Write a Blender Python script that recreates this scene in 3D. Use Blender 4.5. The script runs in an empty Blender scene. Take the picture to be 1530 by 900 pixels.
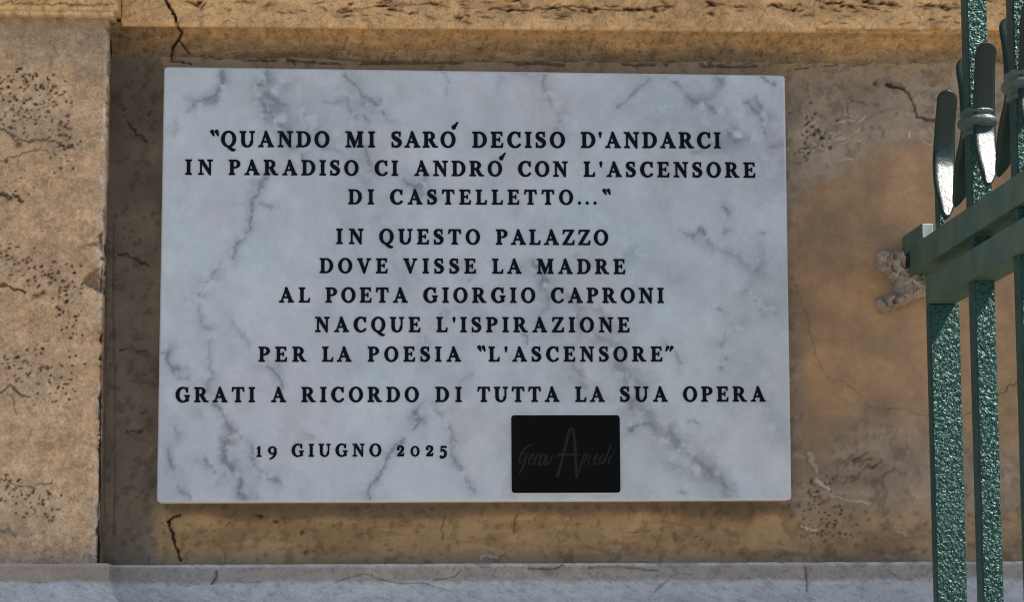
import bpy, math, random
import numpy as np
from mathutils import Matrix, Vector
from mathutils.geometry import delaunay_2d_cdt

# ------------------------------------------------------------------ camera
sc = bpy.context.scene
COL = sc.collection
F, CX, CY = 4000.0, 765.0, 450.0          # focal length and centre in photo pixels (1530 x 900)
PXM = 0.00064                              # about one photo pixel on the wall, in metres
_v = np.array([500 - CX, 960 - CY, F]); AY = _v / np.linalg.norm(_v)
_r = 0.0025
_u = np.array([math.sin(_r), -math.cos(_r), 0.0]); _u = _u - (_u @ AY) * AY; AZ = _u / np.linalg.norm(_u)
AX = np.cross(AY, AZ)
CAM = np.array([0.0, -2.60, 1.60])
cam_d = bpy.data.cameras.new('camera'); cam = bpy.data.objects.new('camera', cam_d); COL.objects.link(cam)
cam_d.sensor_width = 36.0; cam_d.lens = 36.0 * F / 1530.0
cam_d.clip_start = 0.05; cam_d.clip_end = 1000
M = Matrix(((AX[0], -AX[1], -AX[2], CAM[0]), (AY[0], -AY[1], -AY[2], CAM[1]), (AZ[0], -AZ[1], -AZ[2], CAM[2]), (0, 0, 0, 1)))
cam.matrix_world = M
sc.camera = cam

# ------------------------------------------------------------------ daylight
SUN = Vector((0.52, -0.050, 0.85)).normalized()      # towards the sun: high, along the wall from the right
elev = math.asin(SUN.z); azim = math.atan2(SUN.x, SUN.y)
w = bpy.data.worlds.new("World"); sc.world = w; w.use_nodes = True
nt = w.node_tree; bg = nt.nodes['Background']
sky = nt.nodes.new('ShaderNodeTexSky'); sky.sky_type = 'NISHITA'; sky.sun_disc = False
sky.sun_elevation = elev; sky.sun_rotation = azim
nt.links.new(sky.outputs[0], bg.inputs[0]); bg.inputs[1].default_value = 0.10
sd = bpy.data.lights.new('sun', 'SUN'); sd.energy = 4.0; sd.angle = math.radians(0.5); sd.color = (1.0, 0.95, 0.87)
so = bpy.data.objects.new('sun', sd); COL.objects.link(so)
so.rotation_euler = (-SUN).to_track_quat('-Z', 'Y').to_euler(); so.location = (2, -1, 4)
sc.view_settings.view_transform = 'Standard'; sc.view_settings.look = 'None'
sc.view_settings.gamma = 1.0; sc.view_settings.use_curve_mapping = False
sc.view_settings.exposure = 0.82
sc.cycles.filter_width = 1.1

# ------------------------------------------------------------------ helpers
def U(px, py, y=0.0):
    """point of the world on the plane Y = y seen at that photo pixel"""
    d = np.array([px - CX, py - CY, F])
    dx, dy, dz = d @ AX, d @ AY, d @ AZ
    t = (y - CAM[1]) / dy
    return Vector((CAM[0] + dx * t, y, CAM[2] + dz * t))

def depth_at(X, px, py):
    """the Y at which something with that X is seen at photo column px"""
    lo, hi = -1.5, 0.2
    for _ in range(50):
        m = (lo + hi) / 2
        if U(px, py, m).x < X: lo = m      # right of the vanishing point U.x grows with depth
        else: hi = m
    return (lo + hi) / 2

def noise(x, y, seed=0):
    rs = np.random.RandomState(seed); T = rs.rand(256, 256)
    xi = np.floor(x).astype(int); yi = np.floor(y).astype(int)
    fx = x - xi; fy = y - yi
    fx = fx * fx * fx * (fx * (fx * 6 - 15) + 10); fy = fy * fy * fy * (fy * (fy * 6 - 15) + 10)
    a = T[xi & 255, yi & 255]; b = T[(xi + 1) & 255, yi & 255]; c = T[xi & 255, (yi + 1) & 255]; d = T[(xi + 1) & 255, (yi + 1) & 255]
    return (a * (1 - fx) + b * fx) * (1 - fy) + (c * (1 - fx) + d * fx) * fy

def fbm(x, y, seed=0, octv=4, gain=0.5):
    s = 0; a = 1.0; t = 0
    for k in range(octv):
        ang = 0.6 * k + 0.3
        xr = x * math.cos(ang) - y * math.sin(ang); yr = x * math.sin(ang) + y * math.cos(ang)
        s = s + a * noise(xr + 13.7 * k, yr + 7.1 * k, seed + k); t += a
        a *= gain; x = x * 2.03; y = y * 2.03
    return s / t

def sstep(a, b, x):
    t = np.clip((x - a) / (b - a), 0, 1); return t * t * (3 - 2 * t)

def seg_dist(x, z, pts):
    d = np.full(x.shape, 1e9)
    for (ax, az), (bx, bz) in zip(pts[:-1], pts[1:]):
        vx, vz = bx - ax, bz - az; L = vx * vx + vz * vz + 1e-12
        t = np.clip(((x - ax) * vx + (z - az) * vz) / L, 0, 1)
        d = np.minimum(d, np.hypot(x - ax - t * vx, z - az - t * vz))
    return d

def inside(x, z, poly):
    r = np.zeros(x.shape, bool); n = len(poly)
    for i in range(n):
        (ax, az), (bx, bz) = poly[i], poly[(i + 1) % n]
        if az == bz: continue
        c = ((az > z) != (bz > z)) & (x < (bx - ax) * (z - az) / (bz - az) + ax)
        r ^= c
    return r

def empty(name, loc=(0, 0, 0), parent=None):
    o = bpy.data.objects.new(name, None); o.empty_display_size = 0.1; COL.objects.link(o)
    if parent: o.parent = parent
    else: o.location = loc
    return o

def tag(o, label=None, category=None, group=None, kind=None):
    if label: o['label'] = label
    if category: o['category'] = category
    if group: o['group'] = group
    if kind: o['kind'] = kind
    return o

def link(name, me, mat, parent=None, smooth=False):
    o = bpy.data.objects.new(name, me); COL.objects.link(o)
    if mat and not me.materials: me.materials.append(mat)
    if smooth: me.polygons.foreach_set('use_smooth', [True] * len(me.polygons))
    if parent: o.parent = parent
    return o

def bevel(o, width, seg=2):
    m = o.modifiers.new('bevel', 'BEVEL'); m.width = width; m.segments = seg; m.limit_method = 'ANGLE'
    return o

def box(name, x0, x1, y0, y1, z0, z1, mat, parent=None, bev=0.0, seg=2):
    v = [(x, y, z) for x in (x0, x1) for y in (y0, y1) for z in (z0, z1)]
    f = [(0, 1, 3, 2), (4, 6, 7, 5), (0, 4, 5, 1), (2, 3, 7, 6), (0, 2, 6, 4), (1, 5, 7, 3)]
    me = bpy.data.meshes.new(name); me.from_pydata(v, [], f); me.update()
    o = link(name, me, mat, parent)
    if bev: bevel(o, bev, seg)
    return o

def grid_mesh(name, X, Y, Z, C, mat, parent, keep=None, flip=False, extra=None):
    n, m = X.shape
    co = np.stack([X, Y, Z], -1).reshape(-1, 3)
    idx = np.arange(n * m).reshape(n, m)
    q = np.stack([idx[:-1, :-1], idx[1:, :-1], idx[1:, 1:], idx[:-1, 1:]], -1)
    if flip: q = q[..., ::-1]
    q = q.reshape(-1, 4) if keep is None else q[keep[:-1, :-1] & keep[1:, :-1] & keep[1:, 1:] & keep[:-1, 1:]]
    used, inv = np.unique(q.reshape(-1), return_inverse=True)
    co = co[used]; q = inv.reshape(-1, 4)
    me = bpy.data.meshes.new(name)
    me.vertices.add(len(co)); me.vertices.foreach_set('co', co.astype(np.float32).ravel())
    me.loops.add(q.size); me.loops.foreach_set('vertex_index', q.astype(np.int32).ravel())
    me.polygons.add(len(q)); me.polygons.foreach_set('loop_start', (np.arange(len(q)) * 4).astype(np.int32))
    me.polygons.foreach_set('use_smooth', np.ones(len(q), bool))
    me.update(calc_edges=True); me.validate()
    if C is not None:
        a = me.color_attributes.new('Col', 'FLOAT_COLOR', 'POINT')
        c = np.ones((len(co), 4), np.float32); c[:, :3] = C.reshape(-1, 3)[used]
        a.data.foreach_set('color', c.ravel())
    return link(name, me, mat, parent)

# ------------------------------------------------------------------ materials
def new_mat(name):
    m = bpy.data.materials.new(name); m.use_nodes = True
    return m, m.node_tree, m.node_tree.nodes['Principled BSDF']

def node(nt, t, **kw):
    n = nt.nodes.new(t)
    for k, v in kw.items(): setattr(n, k, v)
    return n

def stone_mat(name, rough=0.9, grain=0.22, bump=0.35, scale=900, spec=0.3, lump=0.0012, attr=True, color=(.4, .3, .2)):
    """stone whose colour comes from the 'Col' attribute or a flat colour, with fine grain in colour and relief"""
    m, nt, b = new_mat(name)
    tc = node(nt, 'ShaderNodeNewGeometry')
    n1 = node(nt, 'ShaderNodeTexNoise'); n1.inputs['Scale'].default_value = scale; n1.inputs['Detail'].default_value = 3; n1.inputs['Roughness'].default_value = 0.7
    n2 = node(nt, 'ShaderNodeTexNoise'); n2.inputs['Scale'].default_value = scale / 7; n2.inputs['Detail'].default_value = 6; n2.inputs['Roughness'].default_value = 0.65
    for n in (n1, n2): nt.links.new(tc.outputs['Position'], n.inputs['Vector'])
    mr = node(nt, 'ShaderNodeMapRange'); mr.inputs[1].default_value = 0.36; mr.inputs[2].default_value = 0.64
    mr.inputs[3].default_value = 1 - grain; mr.inputs[4].default_value = 1 + grain
    ad = node(nt, 'ShaderNodeMath', operation='ADD'); nt.links.new(n1.outputs[0], ad.inputs[0]); nt.links.new(n2.outputs[0], ad.inputs[1])
    hf = node(nt, 'ShaderNodeMath', operation='MULTIPLY'); nt.links.new(ad.outputs[0], hf.inputs[0]); hf.inputs[1].default_value = 0.5
    nt.links.new(hf.outputs[0], mr.inputs[0])
    vm = node(nt, 'ShaderNodeVectorMath', operation='SCALE')
    if attr:
        at = node(nt, 'ShaderNodeAttribute', attribute_name='Col'); nt.links.new(at.outputs['Color'], vm.inputs[0])
    else: vm.inputs[0].default_value = color
    nt.links.new(mr.outputs[0], vm.inputs['Scale'])
    nt.links.new(vm.outputs[0], b.inputs['Base Color'])
    bp = node(nt, 'ShaderNodeBump'); bp.inputs['Strength'].default_value = bump; bp.inputs['Distance'].default_value = lump * 1.3
    nt.links.new(hf.outputs[0], bp.inputs['Height']); nt.links.new(bp.outputs[0], b.inputs['Normal'])
    b.inputs['Roughness'].default_value = rough; b.inputs['Specular IOR Level'].default_value = spec
    return m

M_STONE = stone_mat('weathered_travertine', grain=0.36, bump=0.75, scale=520)
M_PANEL = stone_mat('old_plaster_and_stone', grain=0.15, bump=0.55, scale=560)
M_GREY = stone_mat('dusty_moulding_stone', grain=0.20, bump=0.5, scale=520)
M_MARBLE = stone_mat('white_veined_marble', rough=0.38, grain=0.065, bump=0.03, spec=0.45, scale=550)
M_EDGE = stone_mat('marble_edge', rough=0.5, grain=0.03, bump=0.02, attr=False, color=(.80, .79, .77))
M_MORTAR = stone_mat('grey_mortar', grain=0.35, bump=0.9, attr=True, scale=500)
M_WALLPLAIN = stone_mat('plain_wall_render', grain=0.2, bump=0.4, attr=False, color=(.42, .29, .16), scale=200)
M_PAVE = stone_mat('street_paving', grain=0.25, bump=0.4, attr=False, color=(.30, .26, .21), scale=60)

def flat_mat(name, color, rough=0.6, spec=0.3):
    m, nt, b = new_mat(name)
    n1 = node(nt, 'ShaderNodeTexNoise'); n1.inputs['Scale'].default_value = 400
    g = node(nt, 'ShaderNodeNewGeometry'); nt.links.new(g.outputs['Position'], n1.inputs['Vector'])
    mr = node(nt, 'ShaderNodeMapRange'); mr.inputs[3].default_value = 0.75; mr.inputs[4].default_value = 1.25
    nt.links.new(n1.outputs[0], mr.inputs[0])
    vm = node(nt, 'ShaderNodeVectorMath', operation='SCALE'); vm.inputs[0].default_value = color
    nt.links.new(mr.outputs[0], vm.inputs['Scale']); nt.links.new(vm.outputs[0], b.inputs['Base Color'])
    b.inputs['Roughness'].default_value = rough; b.inputs['Specular IOR Level'].default_value = spec
    return m
M_INK = flat_mat('black_letter_paint', (.003, .004, .009), 0.6, 0.12)
M_PLATE = flat_mat('black_plate', (.0022, .0022, .0026), 0.55, 0.10)
M_LOGO = flat_mat('dark_grey_engraving', (.019, .019, .020), 0.6, 0.12)

def paint_mat(name, color, color2, bump, rough=0.32, spec=.5, dist=.004, tint=(1, 1, 1), scale=230):
    m, nt, b = new_mat(name)
    g = node(nt, 'ShaderNodeNewGeometry')
    mp = node(nt, 'ShaderNodeMapping'); mp.inputs['Scale'].default_value = (1.0, 1.0, 0.75)
    nt.links.new(g.outputs['Position'], mp.inputs[0])
    n0 = node(nt, 'ShaderNodeTexNoise'); n0.inputs['Scale'].default_value = scale; n0.inputs['Detail'].default_value = 2.5; n0.inputs['Roughness'].default_value = 0.55; n0.inputs['Distortion'].default_value = 0.7
    nt.links.new(mp.outputs[0], n0.inputs['Vector'])
    n2 = node(nt, 'ShaderNodeTexNoise'); n2.inputs['Scale'].default_value = 35; n2.inputs['Detail'].default_value = 5
    nt.links.new(mp.outputs[0], n2.inputs['Vector'])
    bp = node(nt, 'ShaderNodeBump'); bp.inputs['Strength'].default_value = bump; bp.inputs['Distance'].default_value = dist
    nt.links.new(n0.outputs[0], bp.inputs['Height']); nt.links.new(bp.outputs[0], b.inputs['Normal'])
    mx = node(nt, 'ShaderNodeMix', data_type='RGBA'); mx.inputs[6].default_value = (*color, 1); mx.inputs[7].default_value = (*color2, 1)
    cr = node(nt, 'ShaderNodeMapRange'); cr.inputs[1].default_value = 0.44; cr.inputs[2].default_value = 0.62
    nt.links.new(n2.outputs[0], cr.inputs[0]); nt.links.new(cr.outputs[0], mx.inputs[0])
    nt.links.new(mx.outputs[2], b.inputs['Base Color'])
    b.inputs['Roughness'].default_value = rough; b.inputs['Specular IOR Level'].default_value = spec; b.inputs['Specular Tint'].default_value = (*tint, 1)
    return m
M_BAR = paint_mat('hammered_green_paint', (.016, .078, .064), (.011, .058, .054), 1.0, 0.43, .52, .010, (.62, 1.0, .92), 320)
M_RAIL = paint_mat('dusty_green_paint', (.050, .112, .082), (.085, .140, .100), 0.22, 0.55, .4, .005, (1, 1, 1), 150)
M_LEAF = paint_mat('green_paint_on_leaf', (.004, .024, .019), (.003, .017, .015), 0.14, 0.38, .42)
M_FOOTLEAF = M_LEAF
M_COLLAR = paint_mat('pale_highlight_green_on_collar', (.050, .090, .070), (.09, .125, .10), 0.3, 0.4, .5)  # collar colour lightened to stand in for bright highlights on its top
M_SUNLIT = stone_mat('pale_sunlit_face', rough=0.5, attr=False, color=(.82, .88, .88), grain=0.15)  # pale colour standing in for sun on the socket front
M_DARK = flat_mat('dark_hole', (.01, .01, .009))

# ------------------------------------------------------------------ sheets of weathered stone
rng = np.random.RandomState(5)
class Sheet:
    """a dense upright sheet of stone: height (towards the street) and colour are worked out vertex by vertex"""
    def __init__(s, px0, px1, py0, py1, y, step, base):
        a = U(px0, (py0 + py1) / 2, y); b = U(px1, (py0 + py1) / 2, y)
        t = U((px0 + px1) / 2, py0, y); u = U((px0 + px1) / 2, py1, y)
        s.y = y; s.step = step
        xs = np.arange(a.x, b.x + step, step); zs = np.arange(u.z, t.z + step, step)
        s.x0, s.z0, s.x1, s.z1 = xs[0], zs[0], xs[-1], zs[-1]
        s.X, s.Z = np.meshgrid(xs, zs, indexing='ij')
        s.H = np.zeros_like(s.X); s.C = np.ones(s.X.shape + (3,)) * np.array(base)
        s.wx = s.X + (fbm(s.X * 160, s.Z * 160, 91, 3) - .5) * 0.006
        s.wz = s.Z + (fbm(s.X * 160, s.Z * 160, 95, 3) - .5) * 0.006
    def w(s, pts): return [(U(p[0], p[1], s.y).x, U(p[0], p[1], s.y).z) for p in pts]
    def mix(s, mask, c):
        m = np.clip(mask, 0, 1)[..., None]; s.C = s.C * (1 - m) + np.array(c) * m
    def mul(s, mask, k):
        m = np.clip(mask, 0, 1)[..., None]; s.C = s.C * (1 - m * (1 - np.array(k)))
    def pit(s, px, py, rx, ry, rot=0.0, depth=0.0015, dark=0.35):
        c = U(px, py, s.y); R = max(rx, ry) * PXM * 1.8
        i0 = int((c.x - R - s.x0) / s.step); i1 = int((c.x + R - s.x0) / s.step) + 2
        j0 = int((c.z - R - s.z0) / s.step); j1 = int((c.z + R - s.z0) / s.step) + 2
        i0 = max(i0, 0); j0 = max(j0, 0)
        if i1 <= i0 or j1 <= j0 or i0 >= s.X.shape[0] or j0 >= s.X.shape[1]: return
        S = (slice(i0, i1), slice(j0, j1))
        dx = (s.wx[S] * .6 + s.X[S] * .4 - c.x) / PXM; dz = (s.wz[S] * .6 + s.Z[S] * .4 - c.z) / PXM
        ca, sa = math.cos(rot), math.sin(rot)
        u = (dx * ca + dz * sa) / rx; v = (-dx * sa + dz * ca) / ry
        m = np.clip(1.35 - np.sqrt(u * u + v * v), 0, 1)
        s.H[S] -= m * depth
        s.C[S] = s.C[S] * (1 - m[..., None] * (1 - dark * np.array([1.05, 1.0, .95])))
    def cluster(s, px, py, sx, sy, n, r=(1.0, 2.4), rot=0.0, el=1.3, depth=.0016, dark=.34, spread=0.5):
        for _ in range(n):
            q = rng.uniform(*r)
            s.pit(px + rng.normal() * sx, py + rng.normal() * sy, q * rng.uniform(1, el), q, rot + rng.normal() * spread, depth * rng.uniform(.5, 1.2), dark * rng.uniform(.7, 1.5))
    def crack(s, pts, width, depth, dark=0.25, soft=1.0, wob=1.0, color=None):
        P = s.w(pts)
        xs = [p[0] for p in P]; zs = [p[1] for p in P]; pad = 0.012
        i0 = max(int((min(xs) - pad - s.x0) / s.step), 0); i1 = int((max(xs) + pad - s.x0) / s.step) + 1
        j0 = max(int((min(zs) - pad - s.z0) / s.step), 0); j1 = int((max(zs) + pad - s.z0) / s.step) + 1
        if i1 <= i0 or j1 <= j0: return
        S = (slice(i0, i1), slice(j0, j1))
        if s.X[S].size == 0: return
        d = seg_dist(s.X[S] * (1 - wob) + s.wx[S] * wob, s.Z[S] * (1 - wob) + s.wz[S] * wob, P) / PXM
        ww = width * (0.6 + 0.8 * noise(s.X[S] * 260, s.Z[S] * 260, 3))
        m = 1 - sstep(ww * .5, ww * .5 + soft, d)
        s.H[S] -= m * depth
        if color is not None: s.C[S] = s.C[S] * (1 - m[..., None]) + np.array(color) * m[..., None]
        else: s.C[S] = s.C[S] * (1 - m[..., None] * (1 - dark))
    def blob(s, px, py, rx, ry, soft=0.5, warp=1.0, seed=0, rot=0.0):
        c = U(px, py, s.y)
        k = 40
        dx = (s.X - c.x) / PXM + (fbm(s.X * k, s.Z * k, 200 + seed, 4) - .5) * 2 * warp * rx * .6
        dz = -(s.Z - c.z) / PXM + (fbm(s.X * k + 9, s.Z * k, 300 + seed, 4) - .5) * 2 * warp * ry * .6
        ca, sa = math.cos(rot), math.sin(rot)
        u = (dx * ca + dz * sa) / rx; v = (-dx * sa + dz * ca) / ry
        return 1 - sstep(1 - soft, 1 + soft, np.sqrt(u * u + v * v))
    def pxy(s, mid=(1000, 450)):
        """photo-pixel-like coordinates measured on the sheet itself"""
        c = U(mid[0], mid[1], s.y)
        k = (U(mid[0] + 100, mid[1], s.y).x - c.x) / 100; kz = (c.z - U(mid[0], mid[1] + 100, s.y).z) / 100
        return mid[0] + (s.X - c.x) / k, mid[1] - (s.Z - c.z) / kz
    def mesh(s, name, mat, parent, keep=None, yfun=None):
        Y = s.y - s.H
        return grid_mesh(name, s.X, Y, s.Z, np.clip(s.C, 0.004, 0.95), mat, parent, keep)

wall = empty('palazzo_wall', (0, 0, 0))
tag(wall, 'ochre travertine palazzo wall with pilaster, fascia and grey base moulding behind the plaque', 'wall')

# ---- the sunk panel behind the plaque
PQ = [(245, 99), (1173, 112), (1183, 748), (234, 752)]     # corners of the plaque in the photo
P = Sheet(140, 1720, 40, 880, 0.0, 0.00128, (.32, .24, .165))
px, py = P.pxy()
big = fbm(P.X * 7, P.Z * 7, 1, 5); mid = fbm(P.X * 30, P.Z * 30, 11, 5); fine = fbm(P.X * 150, P.Z * 150, 21, 4); streak = fbm(P.X * 14, P.Z * 90, 31, 5)
P.H += (big - .5) * .004 + (mid - .5) * .0016 + (fine - .5) * .0009
# pale worn stone at upper right, smooth ochre plaster patch below it
edge_y = np.interp(px, [1150, 1200, 1260, 1320, 1400, 1480, 1700], [330, 285, 235, 206, 204, 215, 215]) + (mid - .5) * 26
ochre = sstep(0, 1, (py - edge_y + (fine - .5) * 14) / 16) * sstep(1170, 1215, px + (big - .5) * 30) * (1 - sstep(600, 720, py + (big - .5) * 160))
P.mix(sstep(1160, 1200, px) * (1 - ochre), (.385, .285, .198))
P.mix(ochre * (.78 + (mid - .5) * .7), (.470, .280, .142))
P.H += np.where(px > 1165, (1 - ochre), 0) * ((fine - .5) * .0018 + (mid - .5) * .0035) - ochre * .0012 + ochre * (-(mid - .5) * .0012 - (fine - .5) * .0006)
toprim = (1 - sstep(60, 130, py + (mid - .5) * 50)); P.mix(toprim * .75, (.42, .275, .145))
P.mix(P.blob(1290, 150, 110, 60, .6, 1, 5) * .5, (.36, .29, .21))
P.mix(P.blob(1240, 235, 60, 26, .7, 1, 6, -.35) * .7, (.40, .32, .24))
P.mix(P.blob(1215, 205, 26, 35, .5, 1, 7) * .75, (.47, .37, .27))
# ochre band under the plaque, with the plaque's shade painted as a ragged edge above it
low = sstep(760, 776, py + (mid - .5) * 22) * sstep(238, 262, px + (fine - .5) * 14)
P.mix(low * .85, (.50, .315, .15)); P.mix(low * sstep(.46, .62, streak) * .55, (.31, .185, .085))
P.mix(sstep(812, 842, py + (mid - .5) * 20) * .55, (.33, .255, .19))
P.mix(sstep(700, 760, py) * sstep(1190, 1230, px) * .5, (.34, .235, .145))
# shade of the recessed corner at left, put into the stone colour
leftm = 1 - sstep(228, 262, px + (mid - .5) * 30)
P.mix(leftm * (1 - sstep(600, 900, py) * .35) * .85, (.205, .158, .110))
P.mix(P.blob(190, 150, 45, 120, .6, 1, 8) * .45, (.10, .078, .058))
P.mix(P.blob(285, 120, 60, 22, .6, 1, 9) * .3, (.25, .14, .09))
P.C *= (0.76 + 0.48 * mid)[..., None]
P.C *= (1 - 0.30 * sstep(.52, .75, fine) * (1 - ochre) )[..., None]
P.C *= (1 + 0.22 * sstep(.55, .8, streak) * (px > 1180) * (1 - ochre))[..., None]
P.mul(ochre * sstep(.5, .7, big) * .5, (.80, .80, .82))
brush = fbm(P.X * 22 + P.Z * 9, P.Z * 45 - P.X * 12, 37, 5); P.C *= (1 + (brush - .5) * .22 * (px > 1180))[..., None]
P.mul(sstep(.56, .70, fbm(P.X * 55, P.Z * 48, 39, 5)) * (px > 1185) * .12, (.72, .74, .78))
# relief: flaked line under the top rim
for pts, wd in (([(300, 92), (420, 90), (520, 96), (640, 93), (760, 95), (900, 97), (1020, 98), (1150, 100)], 3.0),
                ([(1180, 103), (1230, 98), (1270, 97), (1300, 94)], 1.8), ([(1200, 75), (1260, 76), (1325, 86)], 2.2)):
    for a_, b_ in zip(pts[:-1], pts[1:]):
        L_ = rng.uniform(.25, .85); o_ = rng.uniform(0, 1 - L_); ln_ = lambda t: (a_[0] + (b_[0] - a_[0]) * t, a_[1] + (b_[1] - a_[1]) * t)
        P.crack([ln_(o_), ln_(o_ + L_)], wd * rng.uniform(.6, 1.1), .0016, .38, 1.4, .5)
P.crack([(540, 82), (640, 76), (700, 80), (790, 72), (860, 76), (940, 70), (1010, 66)], 1.6, .0012, .45, 1.5)
for _ in range(90):
    x = rng.uniform(300, 1180); yy = rng.uniform(56, 98); P.pit(x, yy, rng.uniform(3, 10), rng.uniform(.8, 2), rng.normal() * .25, .0013, rng.uniform(.4, .75))
for x in (425, 1050, 980): P.crack([(x - 15, 66), (x, 78), (x + 12, 92), (x + 17, 98)], 2.4, .002, .35)
P.crack([(272, 52), (268, 58), (260, 68), (256, 80), (258, 92)], 3.0, .004, .10, .8, .5)
P.crack([(266, 58), (272, 68), (283, 82)], 1.6, .003, .22, .8, .5)
P.crack([(252, 91), (270, 92), (284, 95)], 2.0, .002, .25, .8)
P.crack([(252, 779), (258, 800), (262, 818), (268, 834), (271, 839)], 2.4, .004, .10, .8, .5)
P.crack([(250, 781), (258, 773), (268, 770)], 2.0, .003, .2, .8, .5)
P.crack([(189, 182), (200, 192), (212, 203), (220, 212)], 2.6, .002, .35); P.crack([(176, 380), (192, 382), (208, 390), (221, 397)], 2.8, .002, .35)
P.crack([(190, 645), (215, 646)], 2, .0015, .4); P.crack([(205, 524), (218, 523)], 2, .0015, .4)
P.crack([(178, 524), (188, 523)], 2, .0015, .4)
P.cluster(215, 170, 14, 8, 9, (1, 2.2)); P.cluster(200, 356, 10, 6, 6); P.cluster(211, 617, 7, 3, 6); P.cluster(210, 745, 8, 4, 5); P.cluster(195, 400, 25, 120, 40, (.7, 1.5), dark=.5)
P.crack([(170, 330), (168, 460), (171, 600), (169, 800)], 1.0, .001, .7, 1, .12)
# upper right: broken vein, pits, pale chips
P.crack([(1324, 124), (1338, 128), (1352, 133), (1360, 142), (1364, 155), (1373, 175), (1396, 180)], 3.0, .0022, .42, 1.2, .6)
P.crack([(1324, 124), (1352, 131)], 4.5, .0015, .6)
P.pit(1307, 124, 4, 4, 0, .003, .35)
P.crack([(1265, 150), (1266, 170), (1268, 192)], 1.2, .001, .6); P.crack([(1270, 152), (1290, 150), (1296, 156)], 1.3, .001, .6)
P.cluster(1214, 198, 17, 15, 34, (1.4, 3.0), .5, 1.5, .003, .25); P.cluster(1200, 228, 14, 9, 14, (1.2, 2.4), dark=.3)
for _ in range(26):
    x = rng.normal(1235, 26); yy = rng.normal(200 + (x - 1235) * -.1, 14); c = P.w([(x, yy), (x + rng.uniform(6, 16), yy + rng.uniform(-10, 5))])
    P.crack([(x, yy), (x + rng.uniform(6, 16), yy + rng.uniform(-9, 5))], 1.6, -.0012, 1, 1.0, .6, color=(.58, .46, .35))
for _ in range(40):
    x = rng.uniform(1290, 1400); yy = rng.uniform(60, 190); P.pit(x, yy, rng.uniform(1, 6), rng.uniform(.6, 1.2), rng.normal() * .4, .001, .6)
P.crack([(1195, 305), (1225, 290), (1260, 262), (1290, 240)], .8, .0004, .86); P.crack([(1290, 218), (1330, 200), (1360, 205), (1388, 216)], 1.8, -.001, 1, 1.5, .8, color=(.42, .31, .22))
P.crack([(1358, 197), (1359, 203)], 2, -.001, 1, color=(.6, .5, .42)); P.crack([(1376, 195), (1377, 206), (1386, 217), (1391, 214)], 1.4, -.001, 1, color=(.55, .42, .33))
P.crack([(1262, 190), (1290, 185), (1320, 170), (1345, 165)], 5, -.0016, 1, 4, 1, color=(.37, .28, .20))
# long hair crack across the plaster and the flaked corner at lower right
P.crack([(1190, 425), (1197, 455), (1208, 480), (1215, 520), (1226, 552), (1243, 568), (1262, 572), (1280, 585), (1296, 606), (1318, 612), (1352, 610), (1372, 620), (1400, 618)], .6, .0006, .72, .9, .9)
P.crack([(1440, 620), (1490, 592), (1510, 575), (1545, 560), (1600, 566)], 1.0, .0009, .58, .9, .9)
P.crack([(1190, 320), (1193, 360), (1191, 420)], .8, .0005, .85)
P.cluster(1240, 785, 30, 12, 60, (1, 2.2), 0, 1.5, .0022, .32); P.cluster(1225, 735, 12, 12, 26, (1, 2.2), dark=.35); P.cluster(1205, 760, 12, 14, 20)
P.crack([(1209, 678), (1214, 692), (1220, 706)], 5, -.002, 1, 2, 1, color=(.46, .37, .28)); P.crack([(1222, 720), (1238, 730)], 4.5, -.002, 1, 1.5, 1, color=(.62, .50, .38))
P.crack([(1238, 738), (1252, 745), (1275, 749), (1299, 754)], 2.0, -.002, 1, 1.0, .6, color=(.58, .47, .35)); P.crack([(1199, 789), (1208, 793), (1222, 794)], 2.6, -.003, 1, 1.0, .7, color=(.66, .55, .42))
P.crack([(1340, 796), (1352, 801)], 3, -.002, 1, 1.0, .7, color=(.5, .4, .3)); P.crack([(1372, 785), (1380, 779)], 3, -.002, 1, color=(.5, .4, .3))
for _ in range(14):
    x = rng.uniform(1255, 1320); yy = rng.uniform(690, 725); P.crack([(x, yy), (x + rng.uniform(8, 22), yy - rng.uniform(4, 16))], 1.6, .0008, .72, 2)
P.mul(P.blob(1345, 815, 45, 20, .6, 1, 12) * .5, (.7, .66, .66))
# under the plaque
P.cluster(420, 787, 90, 5, 12, (.8, 2)); P.pit(452, 797, 5, 3, .4, .003, .3); P.pit(413, 779, 5, 2.5, -.3, .003, .25); P.pit(458, 827, 4, 3, 0, .002, .5); P.pit(388, 772, 6, 2, -.2, .003, .25)
for _ in range(150):
    x = rng.uniform(270, 1200); yy = rng.uniform(770, 838); P.pit(x, yy, rng.uniform(1, 6), rng.uniform(.6, 1.6), rng.normal() * .8, .001, rng.uniform(.55, .85))
P.crack([(664, 772), (663, 790), (660, 808)], 1.6, .001, .55); P.crack([(775, 768), (768, 782), (765, 795)], 1.6, .001, .5)
P.mul(sstep(748, 756, py) * (1 - sstep(766, 776, py + (mid - .5) * 20 + (fine - .5) * 6)) * sstep(255, 275, px) * (1 - sstep(1170, 1190, px)), (.72, .68, .65))  # shadow of the plaque painted as a darker band below it
P.crack([(718, 836), (728, 833), (744, 834)], 3, -.0012, 1, .8, .8, color=(.52, .44, .35))
hide = (px > 300) & (px < 1120) & (py > 160) & (py < 700)
P.mesh('sunk_panel', M_PANEL, wall, ~hide)

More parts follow.
